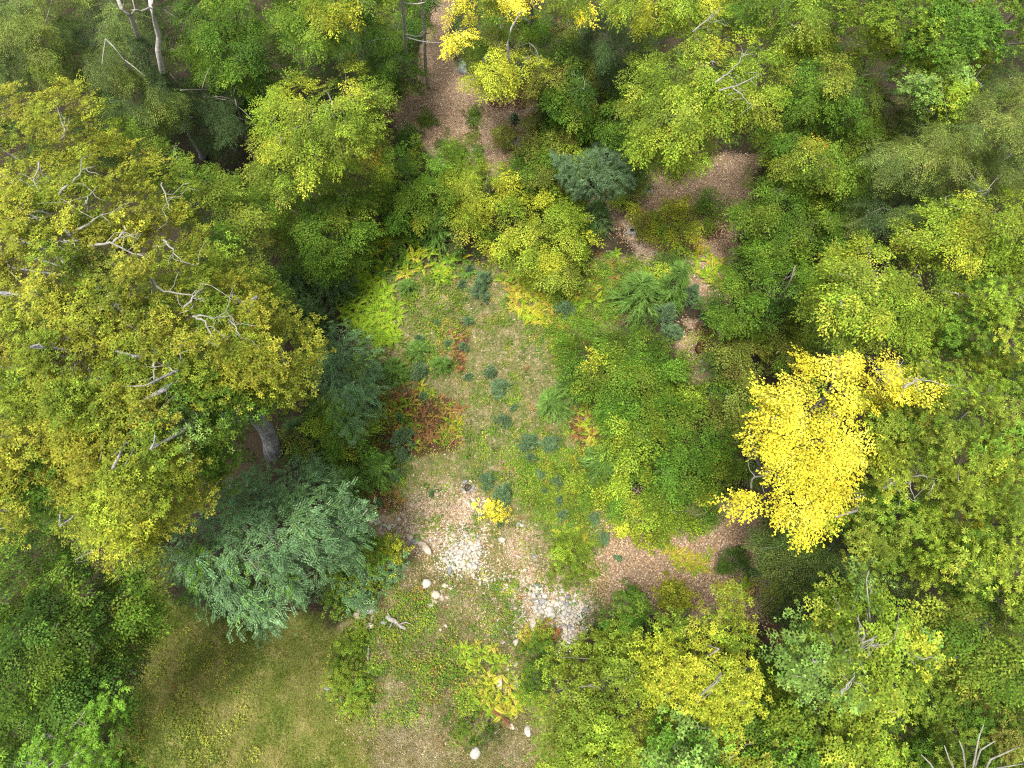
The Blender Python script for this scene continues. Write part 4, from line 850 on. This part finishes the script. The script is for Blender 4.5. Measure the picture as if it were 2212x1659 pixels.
def herbs():
    polys = Zp('grass'); P, D, N, L, C = [], [], [], [], []
    c = scatter(polys, 9000); k = vnoise(c[:, 0] * .8, c[:, 1] * .8, 51); k2 = vnoise(c[:, 0] * 2.1, c[:, 1] * 2.1, 77); c = c[(k + .6 * k2 > .12) | (R.rand(len(c)) < .15)]
    pp_ = proj(c); c = c[((pp_[:, 1] < 1090) | (R.rand(len(c)) < .72)) & ((pp_[:, 1] < 1570) | (R.rand(len(c)) < .3))]
    c2 = scatter([[(1110,960),(1200,940),(1260,1060),(1300,1180),(1230,1200),(1140,1080)], [(740,1380),(800,1380),(810,1540),(740,1540)], [(1270,560),(1420,560),(1440,640),(1290,700)], [(1190,640),(1280,690),(1220,800),(1180,740)], [(700,1000),(860,980),(860,1060),(760,1060)], [(1150,980),(1330,980),(1350,1100),(1200,1100)]], 2200)
    c3 = scatter([[(300,1350),(560,1380),(560,1659),(260,1659)]], 160)
    pp_ = proj(c); c = c[((pp_[:, 1] < 1090) | (R.rand(len(c)) < .38)) & ((pp_[:, 1] < 1570) | (R.rand(len(c)) < .3))]
    c4 = scatter([[(860,600),(1000,600),(1010,720),(900,740)], [(850,760),(960,740),(1000,800),(880,830)], [(1130,700),(1230,690),(1230,800),(1170,780)], [(1100,980),(1180,1000),(1260,1120),(1200,1180),(1120,1080)], [(1290,560),(1430,590),(1420,640),(1300,690)]], 900); c5 = scatter([[(780,1250),(1120,1250),(1150,1420),(1000,1560),(780,1560)]], 1500); k5 = vnoise(c5[:, 0] * 1.2, c5[:, 1] * 1.2, 83); c5 = c5[(k5 > .1) | (R.rand(len(c5)) < .12)]; c = np.vstack([c, c5, c4, c2, c3])
    cols = [(.10, .20, .018), (.16, .24, .02), (.22, .25, .025), (.33, .32, .03), (.07, .14, .02), (.30, .14, .05)]
    for i, b in enumerate(c):
        big = vnoise(b[0:1] * 1.1, b[1:2] * 1.1, 99)[0] > .1; m = R.randint(9, 20) + 8 * big; r = R.uniform(.05, .2) * (1.6 if big else 1); th = R.rand(m) * 6.28; rr = R.rand(m) ** .5 * r
        P.append(b + np.stack([np.cos(th) * rr, np.sin(th) * rr, R.uniform(.02, .05 + r, m)], 1)); D.append(np.stack([np.cos(th), np.sin(th), R.uniform(-.3, .4, m)], 1))
        N.append(np.stack([R.randn(m) * .3, R.randn(m) * .3, np.ones(m)], 1)); L.append(R.uniform(.045, .10, m)); cc = np.array(cols[R.choice(6, p=[.29, .28, .18, .03, .19, .03])]); 
        if i >= len(c) - 150: cc = np.array([(.20, .235, .025), (.26, .27, .035)][R.randint(2)])
        C.append(np.tile(cc * math.exp(R.randn() * .2), (m, 1)) * np.exp(R.randn(m, 1) * .12))
    P, D, N, C = map(np.vstack, (P, D, N, C)); L = np.concatenate(L)
    tag(link(leaves_mesh('low_herbs', mktri(P, D, N, L, L * .6), C, M_LEAF), 'low_herbs'), 'small leafy herbs and bramble sprouts scattered through the clearing', 'herbs', kind='stuff')
herbs()

# ------------------------------------------------------------------ stones
def stone_mesh(mat, seed, ang=.18, cut=4):
    """lumpy, faceted by a few cuts; unit radius"""
    import bmesh
    bm = bmesh.new(); bmesh.ops.create_icosphere(bm, subdivisions=3 if cut > 4 else 2, radius=1)
    rr = np.random.RandomState(seed); pl = [(unit(rr.randn(3)), rr.uniform(.55, .85)) for _ in range(cut)]
    off = rr.rand(2) * 50
    for v in bm.verts:
        c = np.array(v.co); c = c * (1 + ang * float(vnoise(np.array([c[0] * 1.6 + off[0]]), np.array([c[1] * 1.6 + c[2] * 1.1 + off[1]]), seed)[0]))
        for n_, d_ in pl:
            k = c @ n_
            if k > d_: c = c - n_ * (k - d_) * .85
        v.co = c
    me = bpy.data.meshes.new('stone'); bm.to_mesh(me); bm.free(); me.materials.append(mat)
    me.polygons.foreach_set('use_smooth', np.ones(len(me.polygons), bool)); return me
SM = {'w': [stone_mesh(M_WHITE, i) for i in range(9)], 't': [stone_mesh(M_TAN, 30 + i) for i in range(5)], 'g': [stone_mesh(M_GREY, 60 + i) for i in range(5)]}
def stone(k, x, y, r, label, group=None, el=1.25, rot=None, z=0.0, name='stone', cat='stone', flat=.7):
    p = atg(x, y); rw = r / (F / float(depth(x, y, 0)))
    o = link(SM[k][R.randint(len(SM[k]))], name, loc=(p[0], p[1], p[2] + rw * .16 + z)); tag(o, label, cat, group)
    o.scale = (rw * el, rw / el * 1.05, rw * flat); o.rotation_euler = (R.randn() * .2, R.randn() * .2, R.rand() * 6.3 if rot is None else rot)
def heap(poly, n, rmin, rmax, kinds, label, group, spare=()):
    cand = inpoly(poly, n * 30); q = []
    for c in cand:
        r = rmin + (rmax - rmin) * R.rand() ** 2.6
        if all((c[0] - u[0]) ** 2 + (c[1] - u[1]) ** 2 > ((r + u[2]) * .74) ** 2 for u in q): q.append((c[0], c[1], r))
        if len(q) >= n: break
    for x, y, r in q: stone(kinds[R.randint(len(kinds))], x, y, r * 1.15, label, group, el=R.uniform(1, 1.3), z=R.rand() * .05)
heap([(958,1198),(975,1178),(1000,1165),(1018,1150),(1034,1160),(1040,1190),(1030,1225),(1015,1238),(990,1232),(965,1222)], 95, 3.2, 8.5, 'wwwwwt', 'pale cobble in the stone heap below the sandy patch', 'cobbles of the upper stone heap')
heap([(1143,1268),(1165,1262),(1180,1300),(1205,1290),(1245,1298),(1275,1312),(1262,1335),(1240,1345),(1238,1375),(1215,1393),(1200,1375),(1208,1345),(1190,1335),(1165,1335),(1150,1305)], 125, 3.2, 9, 'wwwwwtg', 'cobble in the stone heap beside the olive oak', 'cobbles of the lower stone heap')
heap([(1105,1300),(1140,1330),(1130,1370),(1095,1360)], 8, 2.5, 4, 'wt', 'small pale cobble on rough grass near the driftwood', 'loose cobbles by the driftwood')
heap([(1000,1220),(1060,1240),(1140,1260),(1140,1290),(1040,1270)], 16, 2, 4.5, 'wwt', 'small pale cobble on the grass between the two stone heaps', 'loose cobbles between the heaps')
heap([(790,1112),(830,1125),(868,1140),(865,1150),(800,1130)], 12, 2.5, 6, 'ggwt', 'grey cobble in the row at the locust edge', 'row of grey cobbles')
def zp(zx, zy): return 737.3 + zx / 3, 1106 + zy / 3
BIG = [
 ('t',445,165,8,'rounded cream boulder at the end of the row under the sandy patch',1.1), ('w',485,195,6,'greyish white stone between the cream boulders',1.1), ('g',470,190,7,'grey boulder below the rounded cream boulder',1.1),
 ('t',522,205,8.5,'square cream boulder in the row under the sandy patch',1.2), ('t',553,240,12,'widest cream boulder, lowest of the row under the sandy patch',1.4), ('t',368,278,7,'tan stone under the lemon yellow sapling',1.3),
 ('t',407,350,6.5,'blocky tan stone standing alone near the mixed shrubs',1.2), ('g',706,378,7,'smooth grey oval stone under the upper heap',1.4), ('w',557,467,11.5,'bright white angular boulder on the rough grass',1.05),
 ('t',605,537,10.5,'golden tan boulder below the bright angular one',1.2), ('t',672,478,7,'cream oval stone beside the bright angular boulder',1.3), ('t',650,552,7,'upright cream stone against the golden tan boulder',1.3),
 ('t',693,553,6.5,'flat cream stone at the outer side of the boulder group',1.3), ('t',605,580,6,'brown tan stone under the golden tan boulder',1.2), ('w',580,602,5.5,'pale stone lowest in the boulder group',1.1), ('t',712,497,5.5,'oval stone at the upper end of the boulder group',1.5),
 ('w',645,515,4,'little pale stone inside the boulder group',1.1), ('w',174,632,13,'big white boulder at the corner of the lawn',1.25), ('t',105,655,12,'big cream boulder half hidden by the long needled pine',1.35), ('w',203,685,6,'pale stone under the big white boulder',1.3),
 ('t',185,740,9,'mossy tan boulder below the big white boulder',1.2), ('g',268,720,8,'dark grey boulder beside the weathered root plate',1.2), ('w',558,678,3.2,'tiny white stone alone on the rough grass',1.1), ('w',642,766,3.5,'small white stone paired with a cream one',1.1), ('t',676,738,4.5,'cream stone paired with a small white one',1.2),
 ('w',1040,183,7,'pale round stone alone beside the grassy strip',1.2), ('g',1150,78,6,'grey stone of a pair at the weedy slope',1.2), ('w',1170,88,5,'white stone of a pair at the weedy slope',1.4), ('g',1250,292,5,'small grey stone on bare soil',1.1), ('t',1145,288,6,'flat tan stone on bare soil',1.8),
 ('w',1190,376,4.2,'small white egg shaped stone above the lower heap',1.2), ('w',1060,415,3.6,'small white stone near the egg shaped one',1.1), ('w',1045,430,3.4,'small white stone just below its twin',1.1), ('w',1120,467,3,'white pebble on the grass trail',1.2),
 ('t',1245,742,13,'tall pointed tan boulder beside the rusty bush',1.75), ('w',1133,842,7,'white boulder just above the fern row',1.15), ('w',1048,845,4.6,'oval white stone beside the boulder row',1.5), ('w',1130,985,6.5,'white oval stone beside the dark weeds',1.35),
 ('w',1080,1020,4,'white stone in the boulder row under the oval one',1.1), ('t',1022,1100,11,'long cream boulder among yellow ferns',1.6), ('g',1140,1110,9,'greyish lichened boulder beside the ferns',1.3), ('w',1192,1142,6.5,'white boulder under the olive oak edge',1.1),
 ('g',1240,1203,7,'grey white boulder under the olive oak edge',1.2), ('w',1212,1418,10,'tall white boulder close to the bottom oaks',1.3), ('w',868,1560,13,'bright white boulder alone on the lawn edge',1.1), ('t',1106,1390,6.5,'tan stone low in the boulder row',1.2), ('t',920,1390,4.5,'small tan stone beside the dark weeds',1.2),
 ('t',945,1355,4,'reddish stone above the small tan one',1.2), ('w',1435,510,7,'pale stone at the upper corner of the lower heap',1.1), ('g',1465,550,6,'grey stone second at the corner of the lower heap',1.2), ('w',1275,478,5,'pointed white stone at the tip of the lower heap',1.2),
 ('t',1247,510,6.2,'tall cream cobble, one of the two biggest at the top of the lower heap',1.4), ('t',1268,515,6,'shorter cream cobble, one of the two biggest at the top of the lower heap',1.2), ('w',1255,618,7,'large white cobble at the flank of the lower heap',1.3), ('g',900,14,6.5,'blue grey stone near the small yellow shrub',1.1),
 ('w',375,48,5,'single white stone above the cream boulder row',1.1), ('g',5,1212,7,'grey stone at the edge of lawn and weeds',1.2), ('g',1385,862,6,'grey slab under the lower heap',1.3)]
for k, x, y, r, lb, el in BIG:
    X, Y = zp(x, y); stone(k, X, Y, r * 1.05, lb, el=el, name='boulder' if r > 7.5 else 'stone', cat='boulder' if r > 7.5 else 'stone', rot=(math.pi / 2 + .1 if 'tall' in lb or 'long cream' in lb else None), flat=.8)
for x, y, r, k, lb in [(1023,1080,7,'w','white streaked stone under the fire ring'), (1027,1097,6.5,'g','blue grey stone under the fire ring'), (1012,1087,5,'w','crumbly white stone by the fire ring'),
      (1000,152,16,'g','mossy grey boulder in the litter lane'), (715,1455,8,'g','grey boulder poking from the weedy bank'), (708,1487,7,'g','smaller grey boulder at the weedy bank below its neighbour'),
      (1515,782,5,'w','white stone in the small cluster under the red wood'), (1519,800,5,'w','second white stone in the small cluster'), (1508,805,4,'w','lowest white stone of the small cluster'), (1122,300,8,'g','grey stone against the weathered stump')]:
    stone(k, x, y, r, lb, name='boulder' if r > 7.5 else 'stone', cat='boulder' if r > 7.5 else 'stone')
def pebbles():
    p = scatter([[(940,1170),(1050,1140),(1060,1250),(940,1250)], [(1130,1255),(1290,1290),(1280,1340),(1220,1410),(1150,1350)], [(860,1130),(930,1160),(920,1200),(860,1170)], [(1040,1240),(1140,1240),(1140,1390),(1050,1360)], [(990,1070),(1050,1070),(1040,1110),(990,1110)], [(900,1150),(1000,1120),(1060,1180),(950,1190)], [(950,1165),(1045,1150),(1045,1235),(965,1225)], [(1145,1265),(1275,1310),(1265,1345),(1210,1395),(1155,1330)]], 3800)
    n = len(p); r = R.uniform(.012, .05, n); base = np.array([(1, 0, 0), (0, 1, 0), (-1, 0, 0), (0, -1, 0), (0, 0, .8), (0, 0, -.3)], float)
    v = p[:, None, :] + base * r[:, None, None] * R.uniform(.7, 1.3, (n, 6, 1)); f = np.array([(0, 1, 4), (1, 2, 4), (2, 3, 4), (3, 0, 4)])
    q = (np.arange(n)[:, None, None] * 6 + f).reshape(-1, 3); c = np.repeat(np.array([(.62, .58, .52), (.42, .36, .29), (.3, .29, .28)])[R.choice(3, n, p=[.5, .3, .2])], 4, 0)
    tag(link(quads_mesh('pebbles', v.reshape(-1, 3), q, c, M_LITTER, tri=True), 'pebbles'), 'small pale pebbles and gravel around the stone heaps', 'pebbles', kind='stuff')
pebbles()

# ------------------------------------------------------------------ dead wood, stumps, fire ring, bare trunks
def log(name, pts, r0, r1, mat, label, cat='log', sides=9, parts=(), z=.06):
    P = [atg(x, y) + [0, 0, r0 * .7 + (z if not hasattr(z, '__len__') else 0)] for x, y in pts]
    B = P[0]; n = 12; t = np.linspace(0, len(P) - 1, n); P = np.array(P); pp = np.stack([np.interp(t, range(len(P)), P[:, k]) for k in range(3)], 1); pp += R.randn(n, 3) * r0 * .15
    T = Tubes(); T.add(pp, np.linspace(r0, r1, n), sides, wob=.12)
    o = link(T.mesh(name, mat, B), name, loc=B); tag(o, label, cat)
    for br in parts:
        Q = np.array([atg(x, y) + [0, 0, .12 + .1 * i] for i, (x, y) in enumerate(br)]); T = Tubes(); T.add(Q, np.linspace(r1 * .7, r1 * .2, len(Q)), 6); link(T.mesh('branch', mat, B), 'branch', o)
    return o
log('log', [(1115,1342),(1128,1330),(1137,1320)], .045, .03, M_DEAD, 'grey driftwood log beside the lower stone heap')
log('log', [(1572,1333),(1582,1300),(1598,1270),(1602,1245)], .075, .045, M_DEAD, 'fallen whitish branch on the litter slope', 'log', parts=[[(1583,1300),(1575,1290),(1570,1270)], [(1598,1272),(1610,1262)]])
log('log', [(1620,1310),(1628,1290)], .03, .02, M_DEAD, 'short dead stick close to the hemlock foot')
log('log', [(797,1400),(796,1430),(797,1462)], .05, .03, M_DEAD, 'rotting log lying in the weedy bank')
log('log', [(786,1385),(787,1410)], .035, .02, M_DEAD, 'short grey stick above the rotting log')
log('log', [(1505,760),(1520,735),(1545,705)], .16, .09, M_RED, 'rotten red log crumbling beside the dusky shrub', sides=11)
log('log', [(1548,712),(1556,730),(1552,750)], .12, .07, M_DEAD, 'grey end of old wood next to the rotten red log')
log('log', [(840,1271),(870,1266),(893,1263)], .014, .008, M_PALE, 'thin pale stick on the grass beside the angular white boulder', 'stick')
log('log', [(1630,842),(1645,862),(1650,850)], .03, .02, M_DEAD, 'small dead branch in the gap above the yellow birch')
def stump(x, y, r, h, label, roots=7, mat=None, rl=1.9):
    mat = mat or M_DEAD; B = atg(x, y); e = tag(link(None, 'tree_stump', loc=B), label, 'stump'); T = Tubes()
    T.add([B + [0, 0, -.05], B + [0, 0, h * .4], B + [0, 0, h]], [r * 1.25, r, r * .85], 14, wob=.12); link(T.mesh('stump_body', mat, B), 'stump_body', e)
    T = Tubes(); T.add([B + [0, 0, h * .7], B + [0, 0, h + .006]], [r * .45, r * .42], 9, wob=.2); link(T.mesh('hollow_shade', M_ASH_SHADE, B), 'hollow_shade', e)  # solid black plug, its colour stands in for shade inside a hollow
    for k in range(roots):
        a = k / roots * 6.28 + R.randn() * .3; d = np.array([math.cos(a), math.sin(a), 0]); L = r * R.uniform(.7, 1.2) * rl; T = Tubes()
        T.add(curve(B + d * r * .6 + [0, 0, h * .5], B + d * L + [0, 0, .0], 6, .12, -.08), np.linspace(r * .38, r * .08, 6), 6, wob=.1); link(T.mesh('root', mat, B), 'root', e)
stump(1113,312,.24,.4,'weathered grey stump with clawed roots on the litter slope')
log('log', [(838,1332),(848,1340),(862,1350),(876,1358)], .11, .06, M_DEAD, 'flattened grey root end beside the dark grey boulder', sides=9, parts=[[(850,1340),(846,1352),(842,1362)], [(862,1350),(878,1345),(890,1350)], [(845,1336),(838,1322)]])
stump(1365,500,.22,.12,'tangled grey root stump on the pale litter bank', 9, rl=1.9)
stump(1440,528,.2,.12,'low grey stump under the yellow green leaf dome', 8, rl=2.0)
stump(1355,442,.14,.1,'small dark stump at the upper rim of the pale litter', 6)
stump(1400,410,.24,.12,'old grey root mat above the orange shrub', 8, rl=1.8)
def ring():
    B = atg(1010,1053); e = tag(link(None, 'fire_ring', loc=B), 'small round fire ring of ashy stones with a black middle', 'fire ring'); r = .27
    for k in range(11):
        a = k / 11 * 6.283 + R.randn() * .12; r = .24 * R.uniform(.85, 1.2); o = link(SM['ggt'[k % 3]][k % 5], 'ring_stone', e, loc=(math.cos(a) * r, math.sin(a) * r, .05)); q_ = R.uniform(.6, 1.15); o.scale = (.11 * q_, .08 * q_, .07 * q_); o.rotation_euler = (R.randn() * .3, R.randn() * .3, a + 1.57 + R.randn() * .5)
    T = Tubes(); T.add([(0, 0, -.05), (0, 0, .03)], [.17, .15], 14, wob=.12); link(T.mesh('ash_bed', M_ASH_SHADE), 'ash_bed', e)
ring()
def bare_trunk(name, base, topx, zt, r, mat, label, forks=0, lean_pts=None, cat='tree', twigs=()):
    B = atg(*base); top = at(*topx, zt); P = curve(B - [0, 0, .1], top, 12, .012)
    if lean_pts: P = np.array([B - [0, 0, .1]] + [at(x, y, z_) for x, y, z_ in lean_pts] + [top])
    e = tag(link(None, name, loc=B), label, cat); T = Tubes(); rad = np.linspace(r, r * .45, len(P)); rad[0] *= 1.3; T.add(P, rad, 10); link(T.mesh('trunk', mat, B), 'trunk', e)
    for k in range(forks):
        a = P[R.randint(len(P) // 2, len(P) - 1)]; b = a + np.array([R.randn() * .8, R.randn() * .8, R.uniform(.4, 1.2)]); T = Tubes(); T.add(curve(a, b, 6, .1), np.linspace(r * .3, .01, 6), 5); link(T.mesh('branch', mat, B), 'branch', e)
    for pts in twigs:
        T = Tubes(); Q = np.array([at(x, y, z_) for x, y, z_ in pts]); T.add(Q, np.linspace(r * .45, .012, len(Q)), 6); link(T.mesh('branch', mat, B), 'branch', e)
bare_trunk('maple_tree', (897,192), (858,-60), 10, .115, M_BIRCH, 'slim grey trunk at the edge of the litter lane, the nearer to the beech', 3)
bare_trunk('maple_tree', (926,190), (895,-40), 9, .10, M_BIRCH, 'slim grey trunk standing clear on the litter lane beside its twin', 2)
bare_trunk('maple_tree', (1131,183), (1142,-40), 9, .15, M_OAKBARK, 'grey trunk behind the pale yellow birch', 2)
bare_trunk('maple_tree', (437,338), (398,262), 5.5, .17, M_OAKBARK, 'dim trunk in the dark hollow beside the golden oak', 1)
bare_trunk('maple_tree', (558,362), (508,215), 6, .07, M_BARK, 'thin bent trunk crossing the dark hollow', 3)
bare_trunk('birch_tree', (356,168), (318,-60), 13.2, .12, M_BIRCH, 'white birch trunk rising out of the hemlocks', 2, lean_pts=[(350,150,9.5),(341,110,10.4),(343,80,11),(334,45,11.8),(326,15,12.5)])
bare_trunk('hemlock_tree', (505,235), (390,195), 9, .05, M_PALE, 'dead whitish hemlock top sticking out over the dark hollow', 4, cat='dead tree')
bare_trunk('dead_tree', (330,170), (240,-40), 13, .1, M_BIRCH, 'pale forked dead tree at the upper edge over the hemlocks', 0, lean_pts=[(283,35,12),(262,18,12.5)], cat='dead tree', twigs=[[(283,35,12),(292,20,12.4),(285,-5,12.8)], [(283,35,12),(268,25,12.4)]])
bare_trunk('dead_tree', (300,190), (228,84), 12, .05, M_PALE, 'broken white dead bough lying across the hemlock tips', 0, lean_pts=[(270,130,11.9),(245,100,12)], cat='dead tree', twigs=[[(270,130,11.9),(290,145,11.9),(313,165,11.7)], [(228,84,12),(223,115,11.8),(220,140,11.7)]])
bare_trunk('birch_tree', (1105,190), (1125,25), 10.9, .055, M_BIRCH, 'curved white stem arching over the pale yellow birch', 0, lean_pts=[(1096,95,11),(1104,62,11.1)])
bare_trunk('dead_tree', (2120,1600), (2160,1640), 8.5, .065, M_PALE, 'leafless tree with spreading white branches in the bottom corner', 0, cat='dead tree',
     twigs=[[(2080,1760,8),(2105,1640,10.6),(2115,1590,10.9),(2125,1565,11)], [(2090,1700,9),(2080,1620,10.8),(2072,1600,11)], [(2100,1720,9),(2140,1640,10.8),(2185,1620,11),(2235,1600,11)], [(2110,1700,9),(2150,1660,10.6),(2210,1650,10.8)], [(2080,1700,9),(2050,1640,10.6),(2040,1610,10.8)], [(2095,1690,9),(2118,1620,10.8),(2150,1600,11)], [(2060,1740,9),(2010,1650,10.2),(1990,1630,10.4)]])

# prominent bare pale branches lying on top of the crowns
def boughs(root_, B, mat, z0, lines, r=.05):
    for pts, rr in lines:
        Q = np.array([at(x, y, z0 + dz) for x, y, dz in pts]); T = Tubes(); n = 10; t = np.linspace(0, len(Q) - 1, n); q = np.stack([np.interp(t, range(len(Q)), Q[:, k]) for k in range(3)], 1); q[1:-1] += R.randn(n - 2, 3) * .02
        rr *= .72; q[:, 2] -= .27; T.add(q, np.linspace(rr, rr * .3, n), 6); link(T.mesh('bough', mat, B), 'bough', root_)
        for _ in range(4):
            i = R.randint(2, 9); T = Tubes(); T.add(curve(q[i], q[i] + np.array([R.randn() * .4, R.randn() * .4, R.uniform(-.25, .12)]), 5, .12), np.linspace(rr * .35, .006, 5), 5); link(T.mesh('branch', mat, B), 'branch', root_)
Z4 = lambda x, y: (x / 3, 553 + y / 3)
def z4(*p): return [(*Z4(x, y), d) for x, y, d in p]
boughs(big, big_base, M_PALE, 15.0, [
  (z4((640,290,0),(540,370,.1),(440,460,.1),(330,560,0),(250,590,-.2)), .085), (z4((570,370,0),(550,460,.1),(530,550,0)), .07), (z4((595,410,0),(580,500,.1),(565,560,0)), .06), (z4((600,410,0),(520,430,.1),(430,470,0),(370,450,-.2)), .05),
  (z4((690,215,0),(800,225,.1),(930,235,.1),(1000,270,0),(1055,335,-.1)), .055), (z4((930,90,0),(1000,170,.1),(1070,195,.1),(1200,220,0),(1300,245,-.1)), .05), (z4((1160,300,0),(1220,230,.1),(1280,180,0)), .045),
  (z4((975,580,0),(960,660,.1),(960,720,.1),(965,800,0)), .055), (z4((1020,610,0),(1070,700,.1),(1150,740,0)), .04), (z4((1080,580,0),(1130,600,.1),(1150,650,0)), .035), (z4((1230,350,0),(1300,390,.1),(1340,480,0),(1345,560,-.2)), .045), (z4((1220,355,0),(1350,370,.1),(1480,345,0)), .04),
  (z4((750,390,0),(850,450,.1),(880,520,0)), .045), (z4((330,205,0),(390,240,.1),(500,230,0)), .045), (z4((440,600,0),(440,680,.1),(430,760,0)), .04), (z4((1460,380,-.3),(1500,430,-.2),(1540,490,-.3)), .035), (z4((1580,700,-.8),(1700,680,-.7),(1850,660,-.9)), .035),
  (z4((600,950,-.3),(650,890,-.2),(690,850,-.3)), .03), (z4((700,1230,-.4),(780,1180,-.3),(800,1140,-.4)), .035), (z4((950,860,-.1),(950,960,0),(970,1060,-.2)), .03), (z4((400,960,0),(400,1020,0),(410,1100,-.2)), .03),
  ([(0,413,.2),(35,440,.2),(68,460,.1)], .10), ([(115,405,.3),(140,380,.4),(165,355,.3),(195,345,.1)], .05), ([(145,490,.2),(180,470,.3),(213,443,.2)], .05), ([(185,517,.2),(225,510,.3),(262,530,.2),(305,543,.1)], .055), ([(232,512,.2),(250,490,.3),(262,475,.2)], .05),
  ([(170,430,.2),(178,410,.3),(190,400,.2)], .04), ([(340,380,-.1),(350,410,0),(357,440,-.1)], .035), ([(343,505,0),(365,530,.1),(385,555,0)], .045), ([(125,505,.2),(143,512,.2),(160,528,.1)], .04), ([(70,335,.3),(60,370,.3),(70,400,.2)], .04), ([(120,240,.2),(130,265,.3),(118,285,.2)], .03)])
Z = [o for o in bpy.data.objects if o.get('label')]
def of(s_): return next(o for o in Z if o['label'].startswith(s_))
o = of('wide lime green beech'); boughs(o, np.array(o.location), M_PALE, 11.9, [([(1549,165,0),(1590,135,.1),(1620,92,.1)], .05), ([(1557,183,0),(1595,172,.1),(1640,150,.1),(1650,145,0)], .045), ([(1585,172,0),(1610,195,.1),(1635,218,0)], .035), ([(1500,55,0),(1530,30,.1),(1555,5,0)], .05)])
o = of('lower chestnut with reddish'); boughs(o, np.array(o.location), M_PALE, 11.4, [([(1925,1030,0),(1960,1024,.1),(2000,1022,.1),(2035,1028,0)], .06), ([(1918,1050,0),(1950,1030,.1),(1985,1020,.1)], .045), ([(1975,1030,0),(1978,1050,0),(1990,1075,-.2)], .03), ([(2030,1030,0),(2025,1050,0),(2015,1068,-.2)], .03), ([(1940,1000,0),(1940,1030,0),(1948,1060,-.2)], .03)])
o = of('brilliant yellow birch'); boughs(o, np.array(o.location), M_PALE, 13.6, [([(1630,1050,-2),(1632,1030,-1.5),(1660,1015,-1),(1700,995,-.5)], .05), ([(1965,830,-.3),(1985,815,-.2),(2010,805,-.2)], .06), ([(1905,790,-.2),(1930,800,-.1),(1925,820,-.2)], .035), ([(1950,770,-.2),(1960,790,-.1),(1950,805,-.2)], .03)])
o = of('pale glossy oak'); boughs(o, np.array(o.location), M_PALE, 13.1, [([(1845,1430,0),(1850,1405,.1),(1870,1390,0)], .04), ([(1870,1410,0),(1880,1370,.1),(1865,1340,0),(1850,1325,-.1)], .05), ([(1880,1420,0),(1895,1395,.1),(1915,1380,0)], .05), ([(1830,1500,-.2),(1850,1470,0),(1860,1450,0)], .04)])
